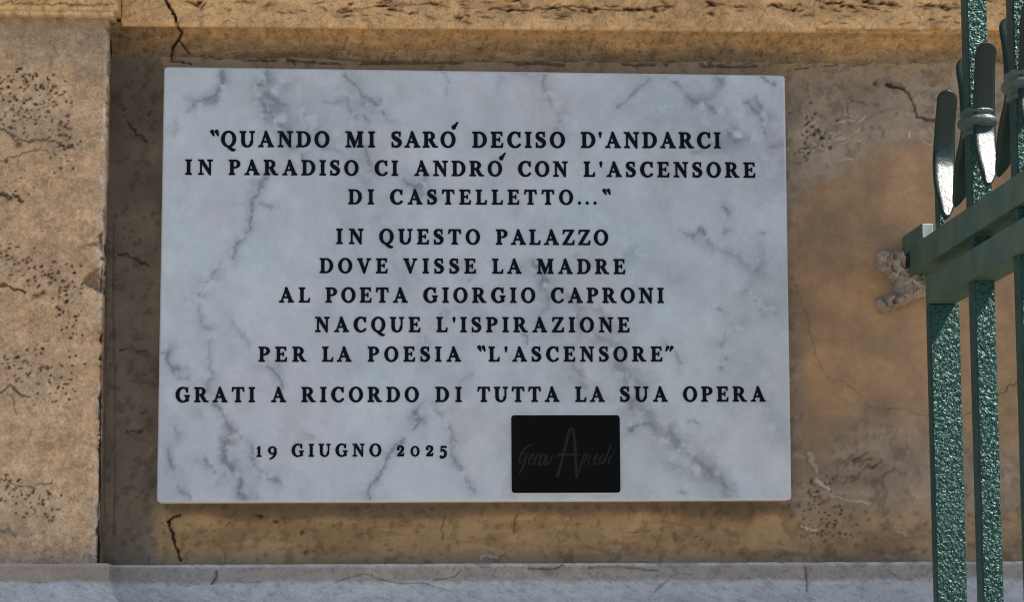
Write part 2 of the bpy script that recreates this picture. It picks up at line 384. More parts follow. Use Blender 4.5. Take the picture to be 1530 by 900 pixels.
# ---- pilaster at left
YP = -0.060
S = Sheet(-140, 158, 18, 852, YP, 0.0009, (.660, .432, .252))
px, py = S.pxy((100, 450))
big = fbm(S.X * 9, S.Z * 9, 41, 5); mid = fbm(S.X * 40, S.Z * 40, 51, 5); fine = fbm(S.X * 260, S.Z * 260, 61, 4)
S.mix(sstep(.45, .62, big) * .45, (.54, .34, .185)); S.mix(sstep(.50, .66, fbm(S.X * 12, S.Z * 20, 71, 5)) * .5, (.69, .48, .285))
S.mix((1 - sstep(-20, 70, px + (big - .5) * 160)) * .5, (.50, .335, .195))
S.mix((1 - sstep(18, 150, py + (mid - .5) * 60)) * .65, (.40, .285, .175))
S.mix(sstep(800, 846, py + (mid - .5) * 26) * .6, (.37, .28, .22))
S.C *= (.90 + .20 * mid)[..., None]; S.C *= (1 - .22 * sstep(.56, .72, fine))[..., None]; S.C *= (1 + .18 * sstep(.6, .75, 1 - fine))[..., None]
S.H += (big - .5) * .003 + (mid - .5) * .0018 + (fine - .5) * .0013
for (x, y, sx, sy, n) in ((40, 130, 30, 14, 55), (60, 160, 25, 14, 40), (20, 170, 20, 18, 28), (85, 190, 16, 16, 26), (98, 225, 10, 14, 20), (10, 125, 12, 10, 12),
                          (40, 395, 26, 12, 34), (75, 415, 22, 12, 34), (100, 440, 12, 14, 24), (10, 378, 12, 8, 10), (30, 540, 26, 14, 34), (50, 560, 26, 12, 30), (90, 585, 16, 12, 18),
                          (25, 738, 24, 8, 20), (60, 758, 16, 14, 30), (15, 725, 14, 8, 12), (110, 500, 12, 30, 22), (15, 295, 14, 5, 12), (-60, 400, 40, 200, 80)):
    S.cluster(x, y, sx, sy, n, (.9, 2.3), .2, 1.5, .0028, .18)
S.cluster(90, 430, 60, 300, 420, (.5, 1.3), 0, 1.4, .001, .5)
for (x, y, rx, ry) in ((60, 165, 60, 45), (60, 410, 65, 35), (40, 560, 60, 35), (40, 745, 45, 30)): S.mix(S.blob(x, y, rx, ry, .7, 1.4, x + y) * .35, (.42, .31, .21))
S.crack([(-5, 193), (12, 196), (25, 208), (45, 212), (70, 208), (90, 217), (112, 223)], 2.0, .0018, .45); S.crack([(-5, 240), (20, 235), (45, 224), (70, 221)], 1.3, .001, .5)
S.pit(28, 216, 7, 4, 0, .003, .4)
S.crack([(-5, 428), (8, 426), (20, 432), (36, 436)], 3.4, .003, .38); S.pit(56, 443, 7, 4.5, 0, .003, .4); S.pit(65, 438, 5, 3, 0, .003, .3)
S.crack([(-5, 590), (15, 575), (30, 590), (44, 595)], 2.4, .002, .5); S.crack([(10, 585), (20, 600), (25, 618)], 1.4, .001, .6); S.crack([(-5, 792), (12, 795), (24, 802)], 3, .0016, .6); S.mix(S.blob(10, 795, 26, 8, .6, 1, 66) * .6, (.33, .25, .19))
S.crack([(-5, 290), (8, 293), (16, 298)], 4, .003, .35); S.crack([(24, 292), (36, 299)], 3, .003, .35)
S.crack([(20, 725), (50, 728), (80, 720)], 1.6, .001, .5)
# broken arris: chips of random length bitten out of the right edge
rag = np.interp(py, np.sort(rng.uniform(0, 880, 160)), rng.rand(160) ** 3 * 5) + fbm(S.Z * 0 + 3, S.Z * 120, 81, 3) * 3
ex = np.interp(py, [20, 845], [160, 151])
din = ex - px                                       # pixels in from the arris
chip = (1 - sstep(-1, 1.2, din - rag))
S.H -= chip * .009 + (1 - sstep(0, 6, din)) * .0015
S.mul(chip, (.45, .42, .40))
qx = px + (mid - .5) * 10 + (fine - .5) * 4; qy = py + (fbm(S.X * 60, S.Z * 60, 88, 4) - .5) * 12
for pl, dp in (([(158, 392), (136, 404), (119, 423), (134, 431), (158, 440)], .008), ([(160, 338), (144, 352), (150, 376), (160, 386)], .007), ([(162, 62), (152, 78), (154, 96), (162, 104)], .006),
               ([(160, 118), (151, 128), (155, 142), (160, 146)], .006), ([(158, 600), (147, 612), (150, 628), (158, 634)], .006), ([(158, 520), (143, 536), (158, 541)], .005), ([(158, 480), (149, 486), (158, 498)], .005), ([(156, 690), (148, 706), (156, 716)], .005), ([(150, 360), (124, 368), (150, 374)], .002)):
    ins = inside(qx, qy, pl); m = np.where(ins, sstep(0, 3, seg_dist(qx, qy, pl + [pl[0]])), 0)
    S.H -= m * (dp + (fine - .5) * .004); S.mix(m * .8, (.24, .155, .10))
for (cx, cy, rx, ry) in ((152, 268, 3, 7), (151, 398, 2.6, 8), (153, 252, 2, 3), (156, 168, 1.4, 15), (149, 650, 1.6, 10), (148, 760, 1.4, 16), (153, 205, 1.6, 6)):
    m = S.blob(cx, cy, rx, ry, .4, .9, int(cy)); S.mix(m, (.74, .70, .63)); S.H += m * .001
for cx, cy, rx, ry, k in ((60, 40, 120, 26, .5), (150, 90, 30, 60, .4), (95, 205, 28, 16, .45), (20, 300, 40, 10, .3), (85, 365, 60, 6, .35)):
    S.mix(S.blob(cx, cy, rx, ry, .8, 1.6, int(cx * 3 + cy)) * k, (.38, .26, .15) if cy > 330 else (.34, .245, .16))
S.mix((1 - sstep(2, 9, din - rag)) * sstep(.45, .55, fbm(S.X * 100, S.Z * 60, 83, 3)) * .6 * (1 - chip), (.60, .52, .43))
keep = px < ex + .8
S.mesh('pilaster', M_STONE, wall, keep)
# its side face, set back to the panel
xs_top, xs_bot = U(157.5, 30, YP).x, U(150.5, 845, YP).x
zt, zb = U(157, 14, YP).z, U(151, 852, YP).z
Zs, Ys = np.meshgrid(np.arange(zb - .01, zt + .02, .0016), np.linspace(YP + .004, .004, 26), indexing='ij')
f1 = fbm(Ys * 60, Zs * 60, 84, 5); f2 = fbm(Ys * 300, Zs * 200, 86, 4)
Xs = xs_bot + (xs_top - xs_bot) * (Zs - zb) / (zt - zb) - .0015 + (f1 - .5) * .003 + (f2 - .5) * .001
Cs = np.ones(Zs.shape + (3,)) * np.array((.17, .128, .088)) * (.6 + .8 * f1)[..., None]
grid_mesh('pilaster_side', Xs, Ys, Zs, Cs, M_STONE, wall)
# block of the capital above the pilaster
def block(name, px0, px1, py0, py1, y, base, back=0.0, step=.0011, seed=0, pits=0, mat=None, bot=True, horizontal=True):
    """a projecting stone block: front sheet with rounded lower and side arrises running back to the wall"""
    T = Sheet(px0, px1, py0, py1, y, step, base)
    px_, py_ = T.pxy(((px0 + px1) / 2, (py0 + py1) / 2))
    b1 = fbm(T.X * 8, T.Z * 30, 400 + seed, 5); b2 = fbm(T.X * 40, T.Z * 110, 420 + seed, 5); b3 = fbm(T.X * 250, T.Z * 300, 440 + seed, 3)
    T.C *= (.74 + .52 * b2)[..., None]; T.mix(sstep(.5, .68, b1) * .4, tuple(np.array(base) * (.82, .76, .70)))
    T.C *= (1 - .3 * sstep(.58, .75, b3))[..., None]
    T.H += (b1 - .5) * .002 + (b2 - .5) * .0016 + (b3 - .5) * .0008
    return T, px_, py_

def wrap(T, name, mat, back, parent=wall, left=True, right=True, bottom=True, r=.002):
    """mesh a Sheet and fold its edges back to the plane Y = back so that it is a solid block from the street side"""
    X, Z, Y, C = T.X, T.Z, T.y - T.H, T.C
    def addcol(A, first, vals):
        return np.concatenate([vals, A] if first else [A, vals], 0)
    n = 5
    for side, on in (('l', left), ('r', right)):
        if not on: continue
        i = 0 if side == 'l' else -1; sgn = -1 if side == 'l' else 1
        e = [(r * .7, r * .3), (r, r), (r, (back - T.y) * .5), (r, back - T.y)]
        if side == 'l': e = e[::-1]
        xs = np.stack([X[i] + sgn * a for a, b in e]); ys = np.stack([Y[i] + b if b < .9 * (back - T.y) else np.full_like(Y[i], back) for a, b in e]); zs = np.stack([Z[i]] * len(e)); cs = np.stack([C[i] * .9] * len(e))
        f = side == 'l'
        X = addcol(X, f, xs); Y = addcol(Y, f, ys); Z = addcol(Z, f, zs); C = addcol(C, f, cs)
    if bottom:
        e = [(r, back - T.y), (r, (back - T.y) * .5), (r, r), (r * .7, r * .3)]
        zs = np.stack([Z[:, 0] - a for a, b in e], 1); ys = np.stack([np.minimum(Y[:, 0] + b, back) for a, b in e], 1); xs = np.stack([X[:, 0]] * 4, 1); cs = np.stack([C[:, 0] * .95] * 4, 1)
        X = np.concatenate([xs, X], 1); Y = np.concatenate([ys, Y], 1); Z = np.concatenate([zs, Z], 1); C = np.concatenate([cs, C], 1)
    return grid_mesh(name, X, Y, Z, np.clip(C, .004, .95), mat, parent)

T, a, b = block('capital_block', -140, 173, -90, 10.5, -.074, (.74, .46, .21), seed=1)
T.crack([(-20, 4), (60, 5), (120, 7), (170, 6)], 1.6, .001, .5)
T.cluster(80, -10, 60, 10, 30, (1, 2))
wrap(T, 'capital_block', M_STONE, -.02, left=False)
T, a, b = block('capital_fillet', -140, 167, 13.5, 18.5, -.070, (.70, .50, .28), seed=2)
wrap(T, 'capital_fillet', M_STONE, -.02, left=False)

# fascia above the panel: two long travertine blocks with an open joint
YF = -.044
T, a, b = block('fascia_block', 184, 1214.5, -110, 39.5, YF, (.74, .455, .215), seed=3)
for _ in range(70):
    x = rng.uniform(280, 1210); yy = rng.choice([5, 13, 22]) + rng.normal() * 4; T.pit(x, yy, rng.uniform(3, 13), rng.uniform(.8, 2.2), rng.normal() * .2, .0024, rng.uniform(.3, .6))
for (x, y, rx, ry) in ((517, 15, 11, 4), (580, 12, 8, 4), (578, 0, 6, 3), (690, 24, 9, 3), (650, 3, 20, 2), (765, 13, 12, 3), (770, 0, 8, 3), (880, 13, 9, 5), (940, 12, 15, 5), (980, 14, 10, 4), (290, 5, 16, 4), (1060, 5, 20, 4), (1160, 8, 14, 4), (1190, 14, 9, 3), (820, 11, 30, 2)):
    for k in range(4): T.pit(x + rng.normal() * rx * .5, y + rng.normal() * ry * .4, rx * .5, ry * .5, rng.normal() * .3, .003, .32)
for _ in range(160):
    T.pit(rng.uniform(190, 1210), rng.uniform(-90, 38), rng.uniform(1, 4), rng.uniform(.6, 1.2), rng.normal() * .3, .001, .6)
T.crack([(246, -12), (248, 0), (254, 12), (262, 24), (266, 40)], 3.2, .006, .06, .8, .5)
T.crack([(730, 12), (790, 14), (850, 9), (930, 14), (1000, 8)], 1.6, .002, .4); T.crack([(520, 15), (570, 8), (640, 3)], 1.4, .001, .5)
for (x, y) in ((285, 37), (545, 36), (610, 37), (990, 38)): T.pit(x, y, 14, 2.5, 0, .0015, 1.15)
wrap(T, 'fascia_block', M_STONE, .0, left=True, right=True)
T, a, b = block('fascia_block', 1217.5, 1760, -110, 41.0, YF - .0005, (.74, .45, .21), seed=4)
for _ in range(60):
    x = rng.uniform(1220, 1560); yy = rng.choice([3, 10, 30]) + rng.normal() * 5; T.pit(x, yy, rng.uniform(3, 12), rng.uniform(.8, 2), rng.normal() * .25, .0024, rng.uniform(.3, .6))
for (x, y) in ((1270, 7), (1290, 2), (1180, 6), (1325, 5), (1385, 8), (1410, 12), (1240, 4)):
    for k in range(4): T.pit(x + rng.normal() * 8, y + rng.normal() * 2, 7, 2, rng.normal() * .3, .003, .3)
for (x, y, q) in ((1284, 41, 5), (1298, 41, 4), (1307, 41, 4), (1375, 41, 5), (1425, 41, 3)):
    m = T.blob(x, y, q, 2.2, .4, .6, x); T.mix(m, (.75, .66, .52))
wrap(T, 'fascia_block', M_STONE, .0, left=True, right=True)

# sloping soffit between fascia and panel
xa, xb = U(168, 60, 0).x, U(1760, 60, 0).x
prof = [(YF + .004, U(700, 37, YF + .004).z), (YF + .0045, U(700, 44, YF + .0045).z), (-.030, U(700, 50, -.030).z), (-.018, U(700, 62, -.018).z), (-.008, U(700, 76, -.008).z), (.0, U(700, 92, .0).z), (.006, U(700, 99, .006).z)]
ts = np.concatenate([np.linspace(i, i + 1, 16)[:-1] for i in range(len(prof) - 1)] + [[len(prof) - 1]])
py_ = np.interp(ts, range(len(prof)), [p[0] for p in prof]); pz_ = np.interp(ts, range(len(prof)), [p[1] for p in prof])
Xg, Tg = np.meshgrid(np.arange(xa, xb, .0014), np.arange(len(ts)), indexing='ij')
Yg = py_[Tg]; Zg = pz_[Tg]
n1 = fbm(Xg * 12, Zg * 60, 501, 5); n2 = fbm(Xg * 90, Zg * 160, 511, 4); n3 = fbm(Xg * 350, Zg * 350, 521, 3)
tt = Tg / (len(ts) - 1.0)
Yg = Yg + ((n1 - .5) * .007 + (n2 - .5) * .003) * sstep(.1, .4, tt) + (n3 - .5) * .0009 + sstep(.75, 1, tt) * (n1 - .42) * .010
Cg = np.ones(Xg.shape + (3,)) * np.array((.56, .345, .155))
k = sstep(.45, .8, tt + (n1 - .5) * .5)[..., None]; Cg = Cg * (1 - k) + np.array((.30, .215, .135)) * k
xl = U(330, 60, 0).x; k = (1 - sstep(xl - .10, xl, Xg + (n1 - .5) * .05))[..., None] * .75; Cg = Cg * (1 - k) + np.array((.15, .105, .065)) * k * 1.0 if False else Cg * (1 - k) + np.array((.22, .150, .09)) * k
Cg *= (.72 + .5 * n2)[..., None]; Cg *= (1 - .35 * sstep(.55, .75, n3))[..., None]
cr = [(U(x, y, yy).x, U(x, y, yy).z) for x, y, yy in ((266, 40, -.04), (272, 47, -.03), (266, 58, -.02), (258, 70, -.01), (256, 88, 0))]
d = seg_dist(Xg, Zg, cr) / PXM; m = (1 - sstep(1.2, 2.2, d)); Yg += m * .004; Cg *= (1 - .9 * m)[..., None]
cr = [(U(x, y, yy).x, U(x, y, yy).z) for x, y, yy in ((267, 58, -.02), (274, 68, -.01), (284, 82, 0))]
d = seg_dist(Xg, Zg, cr) / PXM; m = (1 - sstep(.6, 1.5, d)); Yg += m * .003; Cg *= (1 - .8 * m)[..., None]
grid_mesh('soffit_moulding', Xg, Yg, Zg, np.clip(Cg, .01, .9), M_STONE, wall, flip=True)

# base moulding: fillet then a cavetto flaring to the street, mitred round the pilaster
def zpx(py0, y): return U(700, py0, y).z
zf = zpx(843, -.030)
prof = [(0.0, zf), (.004, zf + .0005), (.028, zf), (.030, zf - .002), (.030, zf - .0145), (.031, zf - .0165), (.0325, zf - .022), (.037, zf - .032), (.046, zf - .043), (.060, zf - .052), (.080, zf - .058), (.085, zf - .085), (.085, zf - .16)]
ts = np.concatenate([np.linspace(i, i + 1, 9)[:-1] for i in range(len(prof) - 1)] + [[len(prof) - 1]])
po = np.interp(ts, range(len(prof)), [p[0] for p in prof]); pz = np.interp(ts, range(len(prof)), [p[1] for p in prof])
xc = U(163, 845, YP - .03).x - .030
def base_strip(name, A, B, nA, nB, ln, seed, label=None):
    """sweep the profile from A to B (x, y), nA/nB being the directions the profile leans at each end"""
    k = max(int(ln / .0016), 8)
    Ug, Tg = np.meshgrid(np.linspace(0, 1, k), np.arange(len(ts)), indexing='ij')
    o = po[Tg]
    X = (A[0] + nA[0] * o) * (1 - Ug) + (B[0] + nB[0] * o) * Ug
    Y = (A[1] + nA[1] * o) * (1 - Ug) + (B[1] + nB[1] * o) * Ug
    Z = pz[Tg]
    s = X + Y * 3 + seed
    n1 = fbm(X * 14 - Y * 14, Z * 30, 601, 5); n2 = fbm(X * 45 - Y * 20, Z * 70, 611, 5); n3 = fbm(s * 300, Z * 300, 621, 3)
    edge = np.exp(-((o - .029) / .004) ** 2)
    Z = Z + (n2 - .5) * .0016 * (Tg > 3) - edge * np.clip(n2 - .60, 0, 1) * .02
    Y = Y + (n1 - .5) * .0016 + (n3 - .5) * .0008
    fil = (1 - sstep(zf - .020, zf - .014, Z + (n2 - .5) * .008)); f3 = fil[..., None]
    C = np.array((.35, .31, .265)) * (1 - f3) + np.array((.52, .515, .495)) * f3
    e3 = (edge * sstep(zf - .004, zf - .001, Z))[..., None] * .8; C = C * (1 - e3) + np.array((.66, .62, .56)) * e3
    C = C * (.84 + .32 * n2)[..., None] * (1 - .25 * sstep(.58, .75, n3))[..., None]
    return X, Y, Z, C, n1, n2
XL = U(-160, 845, YP).x; XR = U(1760, 845, 0).x
xg = base_strip('pilaster_base', (XL, YP), (xc, YP), (0, -1), (1, -1), xc - XL, 0)
X, Y, Z, C, n1, n2 = xg
k = (sstep(zf - .018, zf - .014, Z))[..., None] * .5; C = C * (1 - k) + np.array((.38, .275, .195)) * k
grid_mesh('pilaster_base', X, Y, Z, C, M_GREY, wall, flip=True)
X, Y, Z, C, n1, n2 = base_strip('base_return', (xc, YP), (xc, 0.0), (1, -1), (1, -1), .06, 3); grid_mesh('base_return', X, Y, Z, C * np.array((.85, .9, .95)), M_GREY, wall, flip=True)
X, Y, Z, C, n1, n2 = base_strip('panel_base', (xc, 0.0), (XR, 0.0), (1, -1), (0, -1), XR - xc, 7)
def scratch(pts, wd, dep, dark):
    global Y, C
    Pz = [(U(a, b, -.035).x, U(a, b, -.035).z) for a, b in pts]
    d = seg_dist(X + (n1 - .5) * .004, Z + (n2 - .5) * .004, Pz) / PXM; m = 1 - sstep(wd * .5, wd * .5 + 1, d); Y = Y + m * dep; C = C * (1 - m[..., None] * (1 - dark))
scratch([(322, 852), (322, 862), (315, 874)], 2, .002, .4)
scratch([(498, 872), (520, 864), (545, 858), (575, 868), (595, 872), (640, 874), (675, 884)], 1.0, .001, .65)
scratch([(790, 850), (830, 852), (840, 846)], 2, .002, .5); scratch([(880, 850), (925, 847), (940, 850), (985, 852)], 2, .0015, .6); scratch([(1203, 848), (1206, 860), (1205, 885)], 2, .002, .5)
scratch([(980, 885), (1000, 868)], 1.5, .001, .6); scratch([(650, 868), (680, 862), (690, 852)], 1.5, .001, .6)
grid_mesh('panel_base', X, Y, Z, C, M_GREY, wall, flip=True)

# plain wall beyond the picture, and an unseen ledge added in two depths to shade this stretch
zt_ = U(700, -108, YF).z; zb_ = zf - .15
box('upper_wall', -3.0, 4.0, 0.010, .5, zt_ - .25, 5.0, M_WALLPLAIN, wall)
box('lower_wall', -3.0, 4.0, -.095, .5, 0.0, zb_, M_WALLPLAIN, wall, .01)
box('side_wall', -3.0, U(-120, 400, YP).x, YP + .004, .5, zb_, zt_ + .6, M_WALLPLAIN, wall)
box('side_wall', U(-140, 400, YP).x, U(186, 400, YF).x, YF + .006, .011, zt_ - .02, zt_ - .0055, M_WALLPLAIN, wall)
box('side_wall', U(1700, 400, 0).x, 4.0, .003, .5, zb_, zt_ + .2, M_WALLPLAIN, wall)
XEND = U(1760, 100, 0).x
box('frieze', -3.0, 4.0, -.050, .012, zt_ - .006, zt_ + .12, M_WALLPLAIN, wall, .004)
box('added_shade_cornice', -3.0, .45, -.200, .012, zt_ + .1215, zt_ + .26, M_WALLPLAIN, wall, .006)
box('added_shade_cornice', .4505, 4.0, -.110, .012, zt_ + .121, zt_ + .19, M_WALLPLAIN, wall, .006)

# broken mortar round the socket of the railing
ML = Sheet(1295, 1425, 360, 485, -.001, .0008, (.41, .335, .26))
px, py = ML.pxy((1350, 420))
poly = [(1310, 379), (1322, 374), (1347, 373), (1366, 378), (1378, 392), (1398, 410), (1404, 428), (1388, 440), (1362, 450), (1344, 462), (1326, 468), (1314, 468), (1308, 460), (1309, 446), (1322, 443), (1333, 436), (1337, 427), (1332, 418), (1320, 408), (1309, 398)]
wob = 5
qx = px + (fbm(px / 9, py / 9, 700, 3) - .5) * wob; qy = py + (fbm(px / 9, py / 9, 705, 3) - .5) * wob
ins = inside(qx, qy, poly); d = seg_dist(qx, qy, poly + [poly[0]]); d = np.where(ins, d, -d)
n1 = fbm(px / 7, py / 7, 710, 5); n2 = fbm(px / 2.5, py / 2.5, 720, 3)
ML.H = sstep(-2, 9, d) * (.012 + (n1 - .5) * .016 + .014 * sstep(1335, 1352, px)) + (n2 - .5) * .003 - .002
ML.C *= (.55 + .9 * n1)[..., None]; ML.mix((1 - sstep(0, 3, d)) * .7, (.34, .235, .14)); ML.mix(sstep(.6, .72, n1) * .6, (.42, .38, .32))
ML.mesh('mortar_lump', M_MORTAR, wall, d > -1.5)

# ------------------------------------------------------------------ marble plaque
YQ = -.034; TH = .022
plq = empty('marble_plaque', U(708, 752, YQ))
tag(plq, 'white grey-veined marble plaque with black Italian inscription fixed on the sunk panel', 'plaque')
bpy.context.view_layer.update()
def rel(o, parent=plq):
    o.matrix_parent_inverse = parent.matrix_world.inverted(); return o
Q = [np.array(U(x, y, YQ)) for x, y in PQ]     # TL TR BR BL
def QP(u, v):
    """u across, v down, 0..1 on the plaque face"""
    return (Q[0] * (1 - u) * (1 - v) + Q[1] * u * (1 - v) + Q[2] * u * v + Q[3] * (1 - u) * v)
nu, nv = 520, 356
bw = .0022                                      # rounded arris
uu = np.linspace(0, 1, nu); vv = np.linspace(0, 1, nv)
Ug, Vg = np.meshgrid(uu, vv, indexing='ij')
XQ = Q[0][0] * (1 - Ug) * (1 - Vg) + Q[1][0] * Ug * (1 - Vg) + Q[2][0] * Ug * Vg + Q[3][0] * (1 - Ug) * Vg
ZQ = Q[0][2] * (1 - Ug) * (1 - Vg) + Q[1][2] * Ug * (1 - Vg) + Q[2][2] * Ug * Vg + Q[3][2] * (1 - Ug) * Vg
W = .60; Hh = .41
dx = np.minimum(Ug, 1 - Ug) * W; dz = np.minimum(Vg, 1 - Vg) * Hh
de = np.minimum(dx, dz)
# rounded corners: pull the outermost vertices in
rc = .004
cxm = np.clip(rc - dx, 0, rc); czm = np.clip(rc - dz, 0, rc); rr = np.hypot(cxm, czm)
over = np.clip(rr - rc, 0, 1)
sx = np.where(Ug < .5, 1, -1); sz = np.where(Vg < .5, -1, 1)
XQ = XQ + sx * over * cxm / (rr + 1e-9); ZQ = ZQ + sz * over * czm / (rr + 1e-9)
YQg = YQ + np.where(de < bw, (1 - np.sqrt(np.clip(1 - ((bw - de) / bw) ** 2, 0, 1))) * bw, 0)
# photo-like coordinates of every vertex of the face, for laying out the veins
PXg = PQ[0][0] * (1 - Ug) * (1 - Vg) + PQ[1][0] * Ug * (1 - Vg) + PQ[2][0] * Ug * Vg + PQ[3][0] * (1 - Ug) * Vg
PYg = PQ[0][1] * (1 - Ug) * (1 - Vg) + PQ[1][1] * Ug * (1 - Vg) + PQ[2][1] * Ug * Vg + PQ[3][1] * (1 - Ug) * Vg
wx = PXg + (fbm(PXg / 22, PYg / 22, 801, 4) - .5) * 26 + (fbm(PXg / 5, PYg / 5, 805, 2) - .5) * 5
wy = PYg + (fbm(PXg / 22, PYg / 22, 811, 4) - .5) * 26 + (fbm(PXg / 5, PYg / 5, 815, 2) - .5) * 5
vein = np.zeros_like(PXg)
pat = fbm(PXg / 14, PYg / 14, 821, 4)
VE = [  # points, half width, strength, softness halo
 ([(339, 98), (337, 106), (329, 129), (306, 148), (285, 157)], 2.2, .55, 9), ([(329, 130), (318, 145), (312, 152)], 5, .25, 10), ([(285, 157), (268, 180), (255, 200)], 2.0, .22, 8),
 ([(408, 100), (400, 116), (387, 131), (386, 143), (400, 165)], 4.5, .50, 14), ([(400, 150), (402, 172), (415, 190)], 14, .34, 20), ([(425, 130), (440, 118)], 8, .18, 14), ([(398, 140), (410, 150), (425, 158)], 2.5, .3, 6),
 ([(430, 200), (434, 225), (445, 240)], 7, .32, 14), ([(480, 150), (495, 152), (505, 155)], 2.5, .25, 6), ([(455, 180), (482, 215), (500, 222)], 3, .25, 10),
 ([(398, 262), (390, 269), (382, 290), (373, 303), (378, 312), (376, 331), (362, 350), (352, 368), (345, 392)], 2.4, .50, 9), ([(373, 303), (392, 310), (408, 314)], 2.2, .3, 8), ([(388, 262), (376, 275)], 6, .2, 12),
 ([(516, 112), (528, 128), (547, 153), (566, 168), (585, 184)], 2.8, .40, 10), ([(547, 155), (562, 156), (574, 155)], 2.2, .3, 6), ([(505, 140), (513, 153), (530, 172), (540, 184)], 2.5, .35, 9), ([(532, 175), (540, 183)], 2.5, .35, 4),
 ([(545, 225), (552, 245), (550, 268)], 4, .34, 12), ([(600, 269), (616, 275), (632, 281)], 4, .40, 12), ([(618, 277), (640, 300), (655, 300)], 4, .25, 12), ([(657, 108), (663, 120), (666, 133)], 1.8, .3, 5),
 ([(807, 112), (808, 130), (816, 148), (835, 178), (830, 190)], 5, .30, 16), ([(770, 112), (785, 114)], 8, .3, 8), ([(750, 118), (745, 128)], 6, .15, 12),
 ([(968, 115), (962, 124), (950, 140), (940, 152), (925, 160)], 3, .30, 12), ([(998, 118), (1006, 124), (1014, 129)], 4, .38, 6), ([(1036, 138), (1042, 150), (1056, 160), (1070, 168)], 4.0, .42, 12), ([(1045, 150), (1060, 135), (1075, 120)], 8, .25, 16), ([(1058, 112), (1075, 117)], 4, .3, 8),
 ([(1115, 150), (1130, 165), (1145, 180), (1150, 195)], 4, .42, 12), ([(1130, 148), (1140, 165)], 2, .4, 5), ([(1086, 195), (1090, 207), (1105, 212)], 8, .42, 16), ([(1075, 220), (1050, 222), (1038, 230)], 4, .28, 12), ([(1148, 217), (1165, 220)], 5, .25, 10),
 ([(1140, 116), (1150, 126), (1162, 129), (1158, 122)], 2.2, .42, 5), ([(1080, 313), (1092, 320)], 3.5, .38, 8), ([(1080, 345), (1090, 348)], 3.5, .3, 8), ([(1040, 352), (1048, 358), (1056, 368)], 2.6, .55, 6), ([(1056, 368), (1075, 376), (1090, 380)], 3, .2, 10), ([(1135, 350), (1145, 352)], 3, .3, 6),
 ([(1020, 350), (1035, 352)], 2, .3, 5), ([(1098, 385), (1120, 400), (1140, 410)], 8, .2, 18), ([(1136, 375), (1138, 395), (1130, 410)], 8, .18, 18), ([(1112, 440), (1130, 452), (1146, 468)], 7, .3, 14), ([(1100, 490), (1085, 500), (1076, 518)], 4, .25, 14), ([(1085, 540), (1072, 550)], 2, .4, 6), ([(1073, 465), (1080, 470)], 3, .3, 6),
 ([(786, 398), (796, 412), (806, 430), (812, 445)], 4.0, .42, 12), ([(812, 445), (800, 470), (812, 500)], 5, .22, 16), ([(845, 450), (862, 466), (858, 480), (885, 500)], 5, .25, 14), ([(880, 470), (900, 475), (905, 490)], 7, .22, 14),
 ([(885, 500), (905, 512), (925, 530), (935, 560), (942, 585), (955, 608), (968, 636), (990, 655), (1015, 670), (1040, 686), (1056, 700)], 8.5, .28, 22), ([(1056, 700), (1068, 720), (1082, 742)], 8, .30, 16),
 ([(1040, 690), (1080, 735), (1100, 752)], 10, .2, 22), ([(968, 636), (950, 640), (942, 645)], 2.5, .45, 6), ([(948, 590), (940, 610)], 3, .35, 8), ([(925, 555), (958, 572)], 6, .25, 14), ([(990, 520), (1010, 530), (1018, 548)], 3, .38, 8), ([(848, 545), (858, 560), (868, 575), (875, 580)], 6, .28, 14),
 ([(998, 650), (1014, 664)], 6, .3, 10), ([(1030, 632), (1040, 636)], 2.5, .35, 5), ([(1000, 700), (1015, 705)], 2.5, .25, 8), ([(1010, 738), (1020, 745)], 3, .35, 8), ([(785, 515), (783, 503), (780, 498)], 1.6, .6, 4), ([(660, 470), (640, 500), (635, 520), (630, 540)], 3, .18, 12), ([(700, 560), (690, 570), (686, 590)], 2.5, .2, 10),
 ([(326, 396), (322, 420), (305, 430), (288, 444), (292, 465), (300, 484)], 2.8, .34, 9), ([(300, 484), (314, 516), (316, 545), (319, 569)], 2.2, .30, 8), ([(318, 565), (312, 575), (306, 590)], 4, .28, 8), ([(345, 484), (360, 505), (377, 520)], 3, .25, 9),
 ([(248, 529), (258, 545), (270, 556)], 3.2, .50, 8), ([(265, 550), (280, 575)], 3, .28, 9), ([(394, 542), (408, 556), (417, 578)], 2.6, .42, 8),
 ([(318, 600), (332, 609), (346, 640), (337, 662), (341, 707), (355, 730), (372, 750)], 3.2, .50, 10), ([(346, 640), (368, 662), (381, 698), (395, 712), (408, 729)], 3.2, .38, 10), ([(337, 655), (345, 668)], 4, .3, 8), ([(297, 689), (312, 700), (325, 711)], 3, .40, 8),
 ([(256, 675), (258, 700), (268, 728), (280, 750)], 2.6, .38, 9), ([(258, 640), (268, 655)], 3, .3, 9), ([(402, 708), (415, 730)], 7, .2, 12), ([(450, 648), (462, 655), (452, 662)], 4, .22, 10), ([(290, 612), (300, 625)], 2, .25, 7),
 ([(632, 606), (622, 618), (608, 644), (590, 668), (585, 676), (572, 700), (562, 712), (552, 735), (547, 752)], 2.2, .50, 8), ([(655, 612), (668, 645), (674, 672), (684, 700), (700, 722), (710, 740)], 2.4, .32, 9), ([(684, 690), (694, 706)], 3, .3, 6),
 ([(950, 380), (900, 400), (860, 390)], 6, .12, 20), ([(690, 400), (700, 412), (695, 420)], 4, .35, 9), ([(450, 165), (520, 240)], 30, .10, 40), ([(560, 330), (600, 420)], 10, .12, 30), ([(880, 340), (1000, 420)], 30, .07, 50), ([(640, 620), (760, 560)], 25, .06, 40), ([(1120, 560), (1160, 640)], 30, .10, 40), ([(990, 160), (1170, 260)], 30, .12, 40)]
